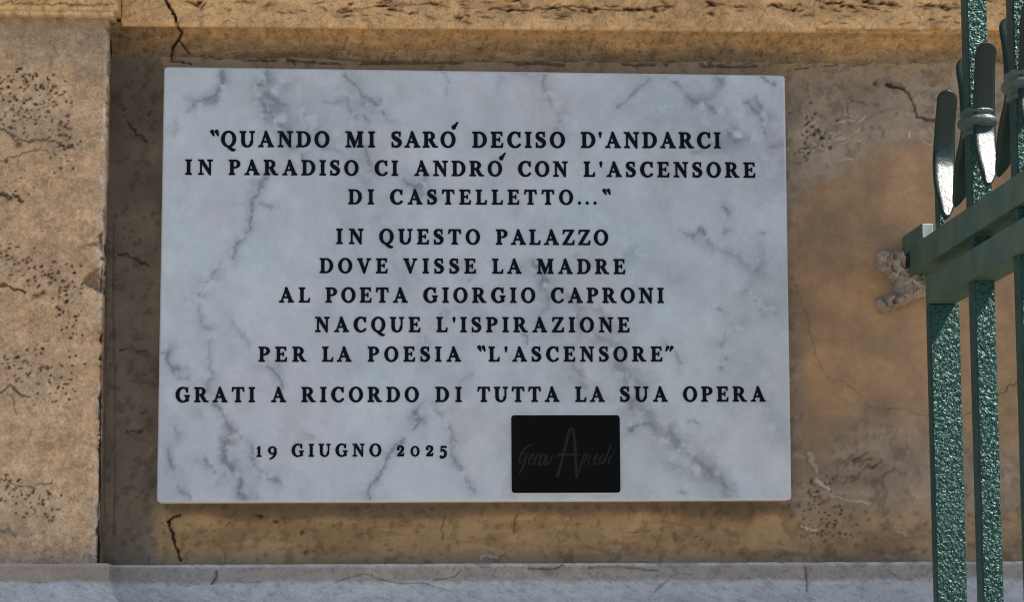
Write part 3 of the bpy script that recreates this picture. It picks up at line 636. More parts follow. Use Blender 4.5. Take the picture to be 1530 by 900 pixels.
for pts, hw, st, halo in VE:
    x0 = min(p[0] for p in pts) - halo * 4 - 20; x1 = max(p[0] for p in pts) + halo * 4 + 20; y0 = min(p[1] for p in pts) - halo * 4 - 20; y1 = max(p[1] for p in pts) + halo * 4 + 20
    i0 = max(int((x0 - 245) / 938 * nu) - 6, 0); i1 = min(int((x1 - 234) / 938 * nu) + 10, nu); j0 = max(int((y0 - 112) / 640 * nv) - 8, 0); j1 = min(int((y1 - 99) / 640 * nv) + 12, nv)
    if i1 <= i0 or j1 <= j0: continue
    SL = (slice(i0, i1), slice(j0, j1))
    d = seg_dist(wx[SL], wy[SL], [(a - 0, b - 0) for a, b in pts])
    core = (np.exp(-(d / hw) ** 2) + .5 * np.exp(-(d / (hw * .45)) ** 2)) * st; hal = np.exp(-(d / (halo * 1.25)) ** 2) * st * .50
    vein[SL] = np.maximum(vein[SL], 0) + (core * .95 * sstep(.22, .52, pat[SL]) + hal * 1.55 * sstep(.22, .6, pat[SL] + .06)) * (1 - vein[SL])
ridge = 1 - np.abs(fbm(PXg / 60 + 3, PYg / 60, 831, 5) - .5) * 2
vein += np.clip(ridge - .93, 0, 1) * 2.2 * sstep(.45, .65, fbm(PXg / 90, PYg / 90, 841, 3)) * .5
cloud = fbm(PXg / 110, PYg / 110, 851, 5); cl2 = fbm(PXg / 30, PYg / 40, 861, 5); grn = fbm(PXg / 4, PYg / 4, 871, 2)
vein = np.clip(vein, 0, .85)[..., None]
CQ = np.array((.575, .608, .632)) * (1 - vein) + np.array((.205, .225, .250)) * vein
CQ = CQ * (1 + (cloud - .5) * .22 + (cl2 - .5) * .26 + (grn - .5) * .06)[..., None]
pk = fbm(PXg / 80, PYg / 80, 881, 3) - .5; CQ[..., 0] *= 1 + pk * .15; CQ[..., 1] *= 1 - pk * .02
edge = np.clip((bw - de) / bw, 0, 1)[..., None]
CQ = CQ * (1 - edge) + np.array((.82, .81, .79)) * edge
# fold the four sides back
def ring(A, fn): return fn
Xf, Yf, Zf, Cf = XQ, YQg, ZQ, CQ
def pad(A, back):
    A = np.concatenate([A[:1], A, A[-1:]], 0); A = np.concatenate([A[:, :1], A, A[:, -1:]], 1)
    if back is not None: A[0] = back; A[-1] = back; A[:, 0] = back; A[:, -1] = back
    return A
Xf = pad(Xf, None); Zf = pad(Zf, None); Yf = pad(Yf, YQ + TH); Cf = pad(Cf, None)
rel(grid_mesh('slab', Xf, Yf, Zf, np.clip(Cf, .02, .9), M_MARBLE, plq, flip=True))
v0 = QP(.03, .04); v1 = QP(.97, .95)
rel(box('mortar_bed', v0[0], v1[0], YQ + TH + .0002, .006, v1[2], v0[2], M_WALLPLAIN, plq))

# ---- letters: shapes of a bold roman face, cap height = 1
class G:
    def __init__(s): s.p = []
    def poly(s, *pts): s.p.append([(float(a), float(b)) for a, b in pts]); return s
    def stem(s, x, y0=0.0, y1=1.0, w=.20): return s.poly((x - w / 2, y0), (x + w / 2, y0), (x + w / 2, y1), (x - w / 2, y1))
    def ser(s, x, y, up=True, w=.40, t=.055, st=.20):
        k = 1 if up else -1
        return s.poly((x - w / 2, y), (x + w / 2, y), (x + w / 2, y + k * t), (x + st / 2, y + k * (t + .06)), (x - st / 2, y + k * (t + .06)), (x - w / 2, y + k * t))
    def ell(s, cx, cy, rx, ry, ix, iy, a0=0, a1=360, n=28, idx=0.0):
        for k in range(n):
            a = math.radians(a0 + (a1 - a0) * k / n); b = math.radians(a0 + (a1 - a0) * (k + 1) / n)
            s.poly((cx + rx * math.cos(a), cy + ry * math.sin(a)), (cx + rx * math.cos(b), cy + ry * math.sin(b)),
                   (cx + idx + ix * math.cos(b), cy + iy * math.sin(b)), (cx + idx + ix * math.cos(a), cy + iy * math.sin(a)))
        return s
    def disc(s, cx, cy, r, n=16): return s.poly(*[(cx + r * math.cos(2 * math.pi * k / n), cy + r * math.sin(2 * math.pi * k / n)) for k in range(n)])
    def stroke(s, pts, ws, n=26):
        P = catmull(pts, n); L = len(P); w = np.interp(np.linspace(0, len(ws) - 1, L), range(len(ws)), ws)
        ed = []
        for i in range(L):
            a = P[max(i - 1, 0)]; b = P[min(i + 1, L - 1)]; dx, dy = b[0] - a[0], b[1] - a[1]; l = math.hypot(dx, dy) + 1e-9
            ed.append(((P[i][0] - dy / l * w[i] / 2, P[i][1] + dx / l * w[i] / 2), (P[i][0] + dy / l * w[i] / 2, P[i][1] - dx / l * w[i] / 2)))
        for a, b in zip(ed[:-1], ed[1:]): s.poly(a[0], a[1], b[1], b[0])
        return s
def catmull(p, n):
    p = [p[0]] + list(p) + [p[-1]]; out = []; seg = len(p) - 3; per = max(n // seg, 3)
    for i in range(seg):
        a, b, c, d = p[i:i + 4]
        for k in range(per):
            t = k / per
            out.append(tuple(.5 * (2 * b[j] + (c[j] - a[j]) * t + (2 * a[j] - 5 * b[j] + 4 * c[j] - d[j]) * t * t + (3 * b[j] - a[j] - 3 * c[j] + d[j]) * t ** 3) for j in (0, 1)))
    out.append(tuple(p[-2])); return out

TN = .085; TK = .205
def glyph(ch):
    g = G(); A = None
    if ch == 'I': g.stem(.20).ser(.20, 0).ser(.20, 1, False); A = .40
    elif ch == 'L':
        g.stem(.20).ser(.20, 0).ser(.20, 1, False).poly((.20, 0), (.72, 0), (.75, .27), (.69, .27), (.64, .12), (.56, .075), (.20, .075)); A = .75
    elif ch in 'EF':
        g.stem(.20).ser(.20, 0).ser(.20, 1, False)
        g.poly((.20, 0), (.76, 0), (.79, .26), (.73, .26), (.68, .12), (.60, .075), (.20, .075))
        g.poly((.20, 1), (.73, 1), (.74, .76), (.685, .76), (.64, .88), (.56, .925), (.20, .925))
        g.poly((.20, .475), (.55, .475), (.55, .55), (.20, .55)).poly((.52, .38), (.575, .38), (.575, .645), (.52, .645)); A = .79
    elif ch == 'T':
        g.stem(.43).ser(.43, 0).poly((.03, 1), (.83, 1), (.86, .72), (.80, .72), (.755, .86), (.68, .925), (.18, .925), (.105, .86), (.06, .72), (0, .72)); A = .86
    elif ch == 'D':
        g.stem(.20).ser(.20, 0).ser(.20, 1, False, .40)
        g.poly((.15, 0), (.44, 0), (.44, .07), (.15, .07)).poly((.15, 1), (.44, 1), (.44, .93), (.15, .93))
        g.ell(.42, .5, .50, .5, .29, .43, -90, 90, 20); A = .92
    elif ch in 'OQ':
        g.ell(.48, .5, .48, .52, .275, .44, 0, 360, 34)
        if ch == 'Q': g.stroke([(.40, .03), (.56, -.08), (.74, -.20), (.92, -.21)], [.10, .17, .15, .05])
        A = .96
    elif ch in 'CG':
        g.ell(.49, .5, .49, .52, .285, .44, 46, 318 if ch == 'C' else 322, 32, .03)
        g.poly((.775, .66), (.84, .66), (.84, 1.0), (.80, 1.0), (.76, .90), (.70, .80))
        if ch == 'C': g.poly((.86, .20), (.83, .12), (.70, .02), (.66, .10), (.79, .24)); A = .87
        else: g.stem(.80, .08, .44, .19).ser(.80, .46, False, .36, .05, .19).poly((.62, -.0), (.895, .07), (.895, .12), (.68, .12)); A = .96
    elif ch in 'PR':
        g.stem(.20).ser(.20, 0).ser(.20, 1, False)
        g.poly((.15, 1), (.42, 1), (.42, .93), (.15, .93)).poly((.15, .45), (.42, .45), (.42, .52), (.15, .52))
        g.ell(.40, .725, .36, .275, .16, .205, -90, 90, 16); A = .76
        if ch == 'R': g.poly((.36, .50), (.58, .50), (.84, .075), (.96, .055), (.96, 0), (.70, 0), (.62, .06)); A = .94
    elif ch == 'N':
        g.stem(.20, 0, 1, TN).ser(.20, 0, True, .34, .055, TN).poly((.02, 1), (.36, 1), (.36, .945), (.02, .945))
        g.stem(.83, 0, 1, TN).ser(.83, 1, False, .34, .055, TN).poly((.10, 1), (.335, 1), (.872, .18), (.872, -.02), (.79, -.02)); A = 1.0
    elif ch == 'M':
        g.stem(.20, 0, 1, TN).ser(.20, 0, True, .34, .055, TN).poly((.03, 1), (.34, 1), (.34, .945), (.03, .945))
        g.poly((.14, 1), (.37, 1), (.66, .30), (.60, 0), (.55, 0)).poly((.55, 0), (.63, 0), (.98, .95), (.98, 1.0), (.91, 1.0))
        g.stem(.99, 0, 1, TK).ser(.99, 0, True, .40).ser(1.0, 1, False, .36, .055, .20); A = 1.19
    elif ch == 'A':
        g.poly((.42, 1.02), (.52, 1.02), (.93, .03), (.70, .03), (.38, .84)).poly((.42, .93), (.48, .86), (.185, .03), (.10, .03))
        g.poly((.25, .30), (.72, .30), (.70, .375), (.26, .375)).ser(.145, 0, True, .31, .05, .10).ser(.80, 0, True, .38, .05, .22); A = .99
    elif ch == 'V':
        g.poly((.42, -.02), (.50, -.02), (.56, .14), (.26, .97), (.04, .97)).poly((.43, .02), (.50, -.02), (.83, .97), (.745, .97), (.48, .22))
        g.ser(.16, 1, False, .36, .05, .20).ser(.79, 1, False, .30, .05, .10); A = .94
    elif ch == 'U':
        g.stem(.20, .34, 1).ser(.20, 1, False).stem(.80, .34, 1, TN).ser(.80, 1, False, .32, .055, TN)
        g.ell(.4715, .36, .3715, .38, .19, .30, 180, 360, 20, .025).stroke([(.135, .36), (.19, .16), (.30, .07)], [.05, .1, .08]); A = .96
    elif ch == 'Z':
        g.poly((.58, .95), (.79, .95), (.24, .05), (.03, .05)).poly((.06, 1), (.79, 1), (.79, .925), (.20, .925), (.13, .87), (.085, .73), (.03, .73))
        g.poly((.03, 0), (.80, 0), (.83, .28), (.77, .28), (.72, .14), (.63, .075), (.03, .075)); A = .83
    elif ch == 'S':
        g.stroke([(.58, .80), (.49, .935), (.33, .965), (.17, .90), (.13, .75), (.22, .61), (.40, .50), (.55, .385), (.58, .24), (.49, .09), (.32, .035), (.16, .075), (.075, .21)],
                 [.06, .075, .09, .13, .19, .22, .235, .22, .19, .13, .09, .08, .06], 44)
        g.poly((.555, .70), (.61, .70), (.61, 1.0), (.57, 1.0), (.52, .92)).poly((.05, .31), (.10, .31), (.17, .09), (.10, 0), (.05, 0)); A = .68
    elif ch == '.': g.disc(.13, .10, .115); A = .26
    elif ch == "'": g.disc(.12, .93, .085).poly((.04, .93), (.20, .93), (.145, .66), (.10, .66)); A = .24
    elif ch == '\u201d': # a pair of leaning drops, round at the top
        for o in (0, .30): g.disc(.12 + o, .98, .105).poly((.02 + o, .95), (.215 + o, 1.03), (.26 + o, .72), (.215 + o, .70))
        A = .60
    elif ch == '\u201e': # closing pair leaning the other way
        for o in (0, .30): g.disc(.20 + o, .95, .10).poly((.12 + o, .92), (.30 + o, .95), (.10 + o, .70), (.05 + o, .72))
        A = .60
    elif ch == '^': # separate drop-shaped accent
        g.disc(.13, .11, .13).poly((.01, .13), (.20, .01), (.42, .44), (.37, .46)); A = .4
    elif ch == '1': g.stem(.22, 0, .80, .17).ser(.22, 0, True, .38, .05, .17).poly((.06, .66), (.14, .66), (.305, .80), (.22, .83)); A = .42
    elif ch == '0': g.ell(.36, .39, .36, .41, .20, .335, 0, 360, 26); A = .72
    elif ch == '2':
        g.stroke([(.07, .58), (.14, .74), (.30, .79), (.46, .72), (.50, .57), (.38, .36), (.20, .20), (.10, .07)], [.12, .13, .11, .17, .19, .15, .11, .10], 30).disc(.12, .58, .09)
        g.poly((.05, 0), (.56, 0), (.61, .24), (.55, .24), (.50, .15), (.08, .14)); A = .62
    elif ch == '5':
        g.poly((.12, .80), (.55, .80), (.58, .68), (.12, .68)).poly((.12, .80), (.19, .80), (.17, .36), (.10, .36))
        g.stroke([(.12, .40), (.28, .47), (.46, .36), (.50, .16), (.40, -.04), (.22, -.14), (.08, -.10)], [.06, .12, .17, .19, .16, .11, .09], 30).disc(.11, -.05, .085); A = .60
    elif ch == '9':
        g.ell(.36, .50, .34, .31, .17, .235, 0, 360, 24).stroke([(.61, .50), (.60, .24), (.46, .0), (.28, -.14), (.14, -.20)], [.17, .18, .13, .09, .05], 24); A = .72
    return g, A

GM = {}
def fatten(p, dlt):
    """push every side of a convex outline outwards"""
    n = len(p); out = []
    for i in range(n):
        a, b, c = p[i - 1], p[i], p[(i + 1) % n]
        n1 = (b[1] - a[1], a[0] - b[0]); n2 = (c[1] - b[1], b[0] - c[0])
        l1 = math.hypot(*n1) + 1e-9; l2 = math.hypot(*n2) + 1e-9
        v = (n1[0] / l1 + n2[0] / l2, n1[1] / l1 + n2[1] / l2); q = v[0] ** 2 + v[1] ** 2
        k = min(2 * dlt / (q + 1e-9), dlt * 3) if q > 1e-6 else 0
        out.append((b[0] + v[0] * k, b[1] + v[1] * k))
    return out
def covered(vo, fo, verts, faces):
    """the triangles whose centre lies in at least one of the overlapping strokes"""
    cx = np.array([sum(vo[i].x for i in f) / len(f) for f in fo]); cy = np.array([sum(vo[i].y for i in f) / len(f) for f in fo])
    ok = np.zeros(len(fo), bool)
    for f in faces: ok |= inside(cx, cy, [(verts[i].x, verts[i].y) for i in f])
    return [f for f, k in zip(fo, ok) if k]
def glyph_mesh(ch):
    if ch in GM: return GM[ch]
    g, A = glyph(ch)
    verts = []; faces = []
    for p in g.p:
        ar = sum(p[i][0] * p[(i + 1) % len(p)][1] - p[(i + 1) % len(p)][0] * p[i][1] for i in range(len(p)))
        if abs(ar) < 1e-6: continue
        if ar < 0: p = p[::-1]
        p = fatten(p, .0 if ch in "." else .029)
        faces.append(list(range(len(verts), len(verts) + len(p)))); verts += [Vector(q) for q in p]
    vo, eo, fo, ov, oe, of = delaunay_2d_cdt(verts, [], faces, 0, 1e-4)
    tris = covered(vo, fo, verts, faces)
    cnt = {}
    for f in tris:
        for i in range(len(f)):
            a, b = f[i], f[(i + 1) % len(f)]; cnt.setdefault((min(a, b), max(a, b)), []).append((a, b))
    n = len(vo); D = .05
    V = [(v.x, 0, v.y) for v in vo] + [(v.x, D, v.y) for v in vo]
    Fc = [tuple(f) for f in tris]
    for k, l in cnt.items():
        if len(l) == 1: a, b = l[0]; Fc.append((b, a, a + n, b + n))
    me = bpy.data.meshes.new('letter'); me.from_pydata(V, [], Fc); me.update(); me.materials.append(M_INK)
    xs = [v.x for f in tris for v in [vo[i] for i in f]]
    GM[ch] = (me, min(xs), max(xs)); return GM[ch]

NAMES = {'.': 'full_stop', "'": 'apostrophe', '\u201d': 'quotation_mark', '\u201e': 'quotation_mark', '^': 'accent'}
YL = YQ - .0007
def word(text, x0, x1, b0, b1, cap, parent):
    """set a word between photo columns x0 and x1 on a baseline running from b0 to b1"""
    ms = [glyph_mesh(c) for c in text]
    # cap height may change slightly along a line; letter gaps come out of the space left over
    A0 = U(x0, b0, YL); B0 = U(x1, b1, YL); tot = (B0 - A0).length
    s = cap * PXM * 1.0
    s = (U(x0, b0 - cap, YL) - A0).length
    wd = [(m[2] - m[1]) for m in ms]
    KX = .96
    gap = (tot - sum(wd) * s * KX) / max(len(text) - 1, 1)
    d = (B0 - A0).normalized(); ang = math.atan2(d.z, d.x)
    pos = 0
    for c, m, wv in zip(text, ms, wd):
        o = bpy.data.objects.new(NAMES.get(c, 'digit' if c.isdigit() else 'letter'), m[0]); COL.objects.link(o)
        p = A0 + d * (pos - m[1] * s * KX)
        kk = gap
        if c == "'": pass
        Mx = Matrix.Translation(p) @ Matrix.Rotation(-ang, 4, 'Y') @ Matrix.Diagonal((s * KX, .02, s, 1))
        o.parent = parent; o.matrix_parent_inverse = parent.matrix_world.inverted(); o.matrix_world = Mx
        pos += wv * s * KX + kk

LINES = [
 (23, 23, 219.0, 221.0, 314, 1080, [('\u201d', 313.5, 329, 0), ('QUANDO', 330, 492.5, 0), ('MI', 516, 560.5, 0), ('SARO', 584.5, 681, 0), ('DECISO', 705.7, 844.5, 0), ("D'ANDARCI", 868, 1077, 0)]),
 (22, 22, 260.5, 265.0, 277, 1130, [('IN', 276.7, 318, 0), ('PARADISO', 341.5, 536, 0), ('CI', 559.5, 594.8, 0), ('ANDRO', 618.8, 750.5, 0), ('CON', 774, 848.5, 0), ("L'ASCENSORE", 872.2, 1129, 0)]),
 (21.5, 21.5, 304.8, 305.6, 520, 915, [('DI', 520.3, 558.9, 0), ('CASTELLETTO...', 582.6, 891.5, 0), ('\u201d', 900, 915.5, 0)]),
 (22, 22, 364.2, 366, 502, 911, [('IN', 502.3, 543.2, 0), ('QUESTO', 566.5, 717.5, 0), ('PALAZZO', 741, 909, 0)]),
 (21.5, 21.5, 407.8, 409.3, 477, 935, [('DOVE', 477.5, 579.5, 0), ('VISSE', 602.5, 711.5, 0), ('LA', 735.5, 779.5, 0), ('MADRE', 802, 934.5, 0)]),
 (21.8, 21.8, 451.8, 452.6, 417, 992, [('AL', 416.8, 463.5, 0), ('POETA', 486.3, 609.3, 0), ('GIORGIO', 632.3, 800, 0), ('CAPRONI', 823, 992, 0)]),
 (21.8, 21.8, 496, 496.6, 470, 941, [('NACQUE', 470.6, 628.5, 0), ("L'ISPIRAZIONE", 652, 941, 0)]),
 (21.6, 21.6, 540.5, 540.2, 386, 1012, [('PER', 386.2, 458, 0), ('LA', 481.3, 525.3, 0), ('POESIA', 549.5, 689, 0), ('\u201d', 713, 728.5, 0), ("L'ASCENSORE", 730, 990, 0), ('\u201e', 994, 1012, 0)]),
 (21.8, 21.8, 601.2, 600.2, 261, 1144, [('GRATI', 262, 381, 0), ('A', 405, 425.8, 0), ('RICORDO', 450.2, 626, 0), ('DI', 650.5, 690, 0), ('TUTTA', 713.2, 836, 0), ('LA', 859.6, 903.6, 0), ('SUA', 926.5, 997.7, 0), ('OPERA', 1020.6, 1144, 0)]),
 (18.5, 18.5, 683, 682, 382, 670, [('19', 383, 413.6, 0), ('GIUGNO', 435.5, 570, 0), ('2025', 592.5, 668, 0)])]
TXT = ['QUANDO MI SARO DECISO D\'ANDARCI', 'IN PARADISO CI ANDRO CON L\'ASCENSORE', 'DI CASTELLETTO...', 'IN QUESTO PALAZZO', 'DOVE VISSE LA MADRE', 'AL POETA GIORGIO CAPRONI', 'NACQUE L\'ISPIRAZIONE', 'PER LA POESIA L\'ASCENSORE', 'GRATI A RICORDO DI TUTTA LA SUA OPERA', '19 GIUGNO 2025']
for (c0, c1, b0, b1, xa, xb, words_), tx in zip(LINES, TXT):
    e = empty('inscription_line', parent=plq); e['label'] = 'inscription line reading ' + tx; bpy.context.view_layer.update()
    for t, x0, x1, _ in words_:
        f = lambda x: b0 + (b1 - b0) * (x - xa) / (xb - xa)
        word(t, x0, x1, f(x0), f(x1), c0, e)
    if 'SARO' in tx: word('^', 674.5, 685, 192.5, 192.5, 22, e)
    if 'ANDRO' in tx: word('^', 745.5, 755, 238.5, 238.5, 22, e)

# ---- small black plate with its script lettering
YB = YQ - .0015
cs = [U(764.5, 621, YB), U(926, 621, YB), U(927, 737, YB), U(764.5, 737, YB)]
def rrect(cs, r, n=5):
    x0 = min(c.x for c in cs); x1 = max(c.x for c in cs); z0 = min(c.z for c in cs); z1 = max(c.z for c in cs); out = []
    for cx, cz, a in ((x1 - r, z1 - r, 0), (x0 + r, z1 - r, 90), (x0 + r, z0 + r, 180), (x1 - r, z0 + r, 270)):
        for k in range(n + 1):
            t = math.radians(a + 90 * k / n); out.append((cx + r * math.cos(t), cz + r * math.sin(t)))
    return out
def slabmesh(name, pts, yf, yb, mat, parent):
    n = len(pts); V = [(x, yf, z) for x, z in pts] + [(x, yb, z) for x, z in pts]
    Fc = [tuple(range(n))] + [(i, i + n, (i + 1) % n + n, (i + 1) % n) for i in range(n)]
    me = bpy.data.meshes.new(name); me.from_pydata(V, [], Fc); me.update(); return link(name, me, mat, parent)
plate = rel(slabmesh('black_plate', rrect(cs, .003), YB, YQ + .0005, M_PLATE, plq))
plate['label'] = 'small black rounded plate with faint grey script lettering'
pale = rel(slabmesh('plate_edge', rrect([U(763.2, 619.7, YB), U(928, 738.6, YB)], .0038), YQ - .0005, YQ + .0004, M_EDGE, plq))
SL_ = lambda x: 0.0 if 470 < x < 700 else .14      # the small letters slant forward
def script(name, strokes):
    g = G()
    for pts, ws in strokes: g.stroke([(750 + (x + (500 - y) * SL_(x)) / 6.0, -(600 + y / 6.0)) for x, y in pts], [q / 6.0 * 1.35 for q in ws], 24)
    verts = []; faces = []
    for p in g.p:
        p = [(a - 840, b + 680) for a, b in p]
        ar = sum(p[i][0] * p[(i + 1) % 4][1] - p[(i + 1) % 4][0] * p[i][1] for i in range(4))
        if abs(ar) < 1e-7: continue
        if ar < 0: p = p[::-1]
        faces.append(list(range(len(verts), len(verts) + 4))); verts += [Vector(q) for q in p]
    vo, eo, fo, ov, oe, of = delaunay_2d_cdt(verts, [], faces, 0, 1e-4)
    tris = covered(vo, fo, verts, faces)
    V = []
    for v in vo: q = U(v.x + 840, -(v.y - 680), YB - .0003); V.append(tuple(q))
    me = bpy.data.meshes.new(name); me.from_pydata(V, [], [tuple(f) for f in tris]); me.update()
    o = link(name, me, M_LOGO, plate); o.matrix_parent_inverse = plate.matrix_world.inverted(); return o
bpy.context.view_layer.update()
LG = [
 ([(255, 388), (225, 400), (185, 440), (160, 500), (165, 545), (190, 540), (215, 490)], [6, 12, 14, 14, 12, 10, 8]), ([(232, 470), (215, 540), (195, 600), (175, 655)], [8, 12, 14, 10]), ([(185, 480), (235, 465)], [6, 8]),
 ([(250, 525), (275, 510), (280, 480), (262, 480), (248, 520), (256, 570), (290, 550)], [6, 8, 10, 10, 12, 10, 6]),
 ([(310, 475), (302, 530), (298, 575)], [8, 12, 10]), ([(302, 530), (325, 480), (342, 480), (336, 575)], [6, 8, 12, 10]),
 ([(372, 478), (350, 500), (348, 560), (368, 572), (386, 530), (380, 480), (372, 478)], [8, 12, 12, 10, 12, 10, 8]), ([(405, 475), (408, 530), (415, 572), (440, 530), (452, 470)], [8, 10, 10, 10, 8]),
 ([(395, 480), (392, 560), (415, 575)], [6, 10, 6]),
 ([(604, 262), (570, 400), (530, 560), (495, 682)], [18, 20, 18, 20]), ([(600, 262), (625, 245), (645, 262)], [14, 14, 14]), ([(640, 262), (655, 400), (662, 550), (670, 690)], [16, 20, 20, 18]), ([(480, 500), (520, 480), (600, 478), (690, 485)], [8, 14, 16, 10]),
 ([(735, 470), (722, 550), (705, 650)], [8, 12, 10]), ([(730, 500), (750, 470), (762, 500), (745, 545), (722, 545)], [6, 10, 12, 10, 8]), ([(790, 480), (785, 560), (800, 570)], [8, 12, 8]), ([(796, 445), (802, 432)], [10, 10]),
 ([(830, 525), (855, 510), (858, 482), (840, 482), (828, 525), (838, 568), (868, 550)], [6, 8, 10, 10, 12, 10, 6]), ([(912, 485), (888, 500), (882, 555), (900, 560), (925, 510)], [8, 12, 12, 10, 8]), ([(965, 395), (940, 480), (925, 560)], [8, 12, 12]),
 ([(980, 480), (962, 545), (985, 552)], [8, 12, 8]), ([(988, 445), (993, 432)], [9, 9])]
script('logo_lettering', LG)

# ------------------------------------------------------------------ iron railing
XR0 = U(1351, 417, -.004).x                       # street-left face of the railing
def zs(pyu):                                       # height given by the unscaled distance above the vanishing row
    return U(1351, pyu, 0).z
rail = empty('iron_railing', (XR0, -.3, zs(470)))
tag(rail, 'dark green wrought iron railing with leaf collars running out from the wall', 'railing')
bpy.context.view_layer.update()
def rr_(o): o.matrix_parent_inverse = rail.matrix_world.inverted(); return o
yA = lambda px, py=500: depth_at(XR0, px, py)
zU0, zU1 = zs(416), zs(376.5)
zL0, zL1 = zs(475), zs(434)
RW = .0265
rr_(box('rail', XR0, XR0 + RW, -1.15, -.004, zU0, zU1, M_RAIL, rail, .0012))
y1f, y1b = yA(1389.5), yA(1383.5)
rr_(box('rail', XR0 + .0005, XR0 + RW, -1.15, y1b, zL0, zL1, M_RAIL, rail, .0012))
zbot = U(1400, 960, -.1).z - .5
def bar(yf, yb, wd, z0, z1, name='bar', x0=None):
    x0 = XR0 + .003 if x0 is None else x0
    return rr_(box(name, x0, x0 + wd, yf, yb, z0, z1, M_BAR, rail, .0014))
bar(y1f, y1b, .0288, zbot, zL0 - .0003, x0=XR0 + .0004)
yB = lambda px: depth_at(XR0 + .003, px, 500)
y2f, y2b = yB(1458), yB(1448.5); y3f, y3b = yB(1527.5), yB(1517)
dy = y3f - y2f
ztop = U(1460, -60, -.3).z + .4
bar(y2f, y2b, .0185, zbot, ztop); bar(y3f, y3b, .0185, zbot, ztop)
bar(y3f + dy, y3b + dy, .0185, zbot, ztop); bar(y3f + 2 * dy, y3b + 2 * dy, .0185, zbot, ztop)
print('bars y', y1f, y1b, y2f, y2b, y3f, y3b, 'XR0', XR0)
# socket plate on top of the rail and its dark slot
rr_(box('socket_plate', XR0 - .0008, XR0 + .0105, yA(1378, 345), -.003, zU1 - .004, U(1378, 334, yA(1378, 345)).z, M_RAIL, rail, .0008))
rr_(box('socket_sunlit_face', XR0 + .0002, XR0 + .0102, yA(1378, 345) - .0012, yA(1378, 345) - .0001, zU1 + .0005, U(1378, 335, yA(1378, 345)).z, M_SUNLIT, rail, .0004))  # pale plate added so the shaded front looks sunlit
rr_(box('bolt', XR0 - .0016, XR0 + .004, -.032, -.016, zU0 + .007, zU1 - .005, M_DARK, rail, .0005))

def petal(name, rows, th=.0042, mat=None, axis='x', tw=.2):
    """a bent iron leaf: rows of (centre, half width) with a rounded section, closed into a solid"""
    n = len(rows); K = 11; V = []; Fc = []
    for i, (c, hw) in enumerate(rows):
        a = rows[max(i - 1, 0)][0]; b = rows[min(i + 1, n - 1)][0]; t = (b - a).normalized()
        side = Vector((math.cos(tw), math.sin(tw), 0)) if axis == 'x' else Vector((0, -1, 0))
        nn = side.cross(t).normalized()
        ring_ = []
        for k in range(K): 
            u = -1 + 2 * k / (K - 1); ring_.append(c + side * (hw * u) + nn * (th * .5 * math.sqrt(max(1 - (u * .97) ** 8, 0)) + .0004))
        for k in range(K - 1, -1, -1):
            u = -1 + 2 * k / (K - 1); ring_.append(c + side * (hw * u) - nn * (th * .5 * math.sqrt(max(1 - (u * .97) ** 8, 0)) + .0004))
        V += [tuple(p) for p in ring_]
    m = 2 * K
    for i in range(n - 1):
        for k in range(m): Fc.append((i * m + k, i * m + (k + 1) % m, (i + 1) * m + (k + 1) % m, (i + 1) * m + k))
    Fc.append(tuple(range(m - 1, -1, -1))); Fc.append(tuple((n - 1) * m + k for k in range(m)))
    me = bpy.data.meshes.new(name); me.from_pydata(V, [], Fc); me.update()
    import bmesh
    bm = bmesh.new(); bm.from_mesh(me); bmesh.ops.recalc_face_normals(bm, faces=bm.faces); bm.to_mesh(me); bm.free()
    o = link(name, me, mat or M_LEAF, rail, True)
    return rr_(o)

def front_petal(line, ytop, ymid, ybot, hw, ybase, bow_t, bow_b):
    """leaf bending towards the street at both ends; photo rows ytop..ybot"""
    rows = []; N = 64
    for i in range(N + 1):
        t = i / N
        pyy = ytop + (ybot - ytop) * t
        if pyy < ymid: q = (ymid - pyy) / (ymid - ytop); y = ybase - bow_t * q ** 1.7; cxx = np.interp(pyy, [a for a, b in line], [b for a, b in line])
        else: q = (pyy - ymid) / (ybot - ymid); y = ybase - bow_b * (q ** 2 / .30 * .5 if q < .30 else q - .15) / .85; cxx = np.interp(pyy, [a for a, b in line], [b for a, b in line])
        e = min(t / .085, (1 - t) / .26, 1.0); wv = hw * 1.06 * math.sqrt(max(1 - (1 - e) ** 2, .004)) * (.95 + .05 * math.cos((t - .62) * 7))
        rows.append((U(cxx, pyy, y), wv * PXM * (2.6 + y) / 2.6))
    return rows
y1c = y1f - .004
L1 = [(134, 1417), (150, 1415), (190, 1412), (240, 1410), (270, 1411), (300, 1415), (326, 1414)]
L2 = [(62, 1476), (90, 1472), (160, 1470), (215, 1471.5), (240, 1475), (260, 1478), (279, 1476)]
petal('leaf', front_petal(L1, 134, 226, 326, 17, y1c, .022, .040))
rr_(box('leaf_stub', U(1404, 300, y1c).x, U(1414, 300, y1c).x, y1f + .001, y1b, zU1 + .0002, U(1410, 215, y1c).z, M_BAR, rail, .001))
petal('leaf', front_petal(L2, 62, 180, 278, 17.5, y2f - .003, .020, .040))

def lathe(name, cx, cy, prof, mat, n=28, sq=.6, ky=1.30):
    """turned collar with a slightly squared plan"""
    V = []; Fc = []
    for r, z in prof:
        for k in range(n):
            a = 2 * math.pi * k / n; q = (abs(math.cos(a)) ** 3 + abs(math.sin(a)) ** 3) ** (-1 / 3.0); q = 1 + (q - 1) * sq
            V.append((cx + r * q * math.cos(a), cy - .001 + r * ky * q * math.sin(a), z))
    for i in range(len(prof) - 1):
        for k in range(n): Fc.append((i * n + k, i * n + (k + 1) % n, (i + 1) * n + (k + 1) % n, (i + 1) * n + k))
    Fc.append(tuple(range(n - 1, -1, -1))); Fc.append(tuple((len(prof) - 1) * n + k for k in range(n)))
    me = bpy.data.meshes.new(name); me.from_pydata(V, [], Fc); me.update()
    o = link(name, me, mat, rail, True); return rr_(o)

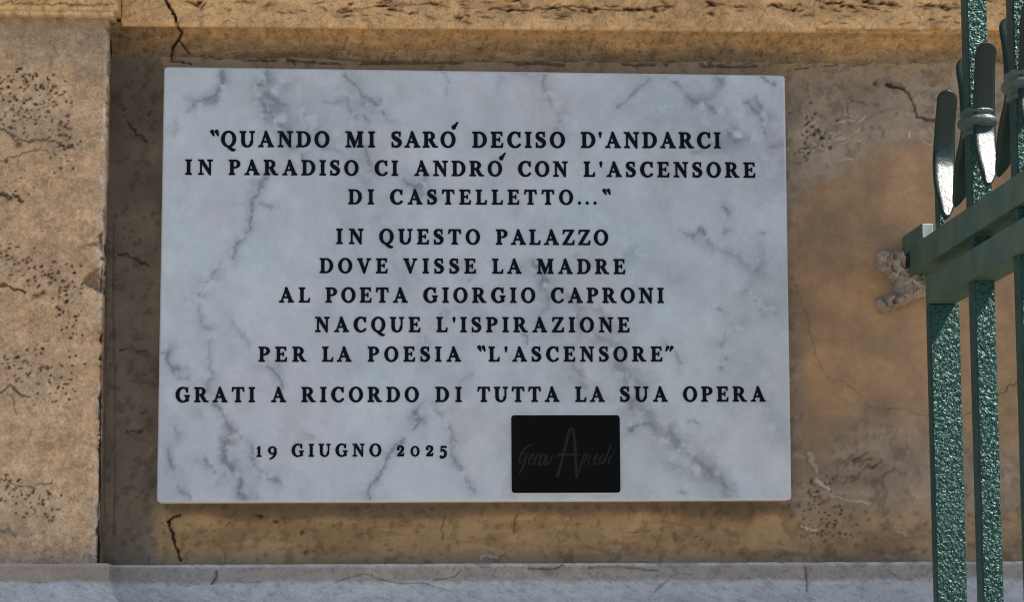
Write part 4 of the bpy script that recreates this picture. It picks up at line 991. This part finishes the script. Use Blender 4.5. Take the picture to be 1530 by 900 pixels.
def knot(px_c, yc, ypx_top, ypx_bot):
    """collar of rings round a bar, with the leaf at its side"""
    zt, zb = U(px_c, ypx_top, yc).z, U(px_c, ypx_bot, yc).z; h = zt - zb; r = .0140
    xc_ = XR0 + .0125
    pr = [(.006, zb - .001), (r * .86, zb), (r * .98, zb + h * .06), (r * .98, zb + h * .16), (r * .88, zb + h * .22), (r * .90, zb + h * .28), (r * 1.10, zb + h * .36), (r * 1.22, zb + h * .46), (r * 1.25, zb + h * .56), (r * 1.18, zb + h * .66), (r * 1.00, zb + h * .74), (r * .98, zb + h * .80), (r * 1.08, zb + h * .86), (r * 1.08, zb + h * .94), (r * .95, zt), (.006, zt + .001)]
    c = lathe('collar', xc_, yc, pr, M_COLLAR)
    # the leaf on the wall side, mirror image of the one on the street side
    src = front_petal(L2, 62, 180, 278, 17.5, y2f - .003, .020, .040)
    y2m = (y2f + y2b) / 2
    petal('leaf', [(Vector((c.x - .0035, yc + (y2m - c.y), c.z)), h) for c, h in src], mat=M_FOOTLEAF, tw=-.1)
knot(1465, (y2f + y2b) / 2, 166, 205)
y3c = (y3f + y3b) / 2
ztc = U(1465, 166, (y2f + y2b) / 2).z; zbc = U(1465, 205, (y2f + y2b) / 2).z
# same collar on the next bars, at the same height
def py_of(z, y):
    lo, hi = -800, 1500
    for _ in range(50):
        m = (lo + hi) / 2
        if U(1465, m, y).z > z: lo = m
        else: hi = m
    return (lo + hi) / 2
for k in range(0, 3):
    yy = y3c + dy * k; knot(1530, yy, py_of(ztc, yy), py_of(zbc, yy))
    yf = y3f + dy * k - .003
    rows = []
    src = front_petal(L2, 62, 180, 278, 17.5, y2f - .003, .020, .040)
    petal('leaf', [(c + Vector((0, (y3f - y2f) + dy * k, 0)), h) for c, h in src])

# ------------------------------------------------------------------ ground
gm = bpy.data.meshes.new('pavement'); gm.from_pydata([(-400, -800, 0), (400, -800, 0), (400, .5, 0), (-400, .5, 0)], [], [(0, 1, 2, 3)]); gm.update()
tag(link('pavement', gm, M_PAVE), kind='structure')
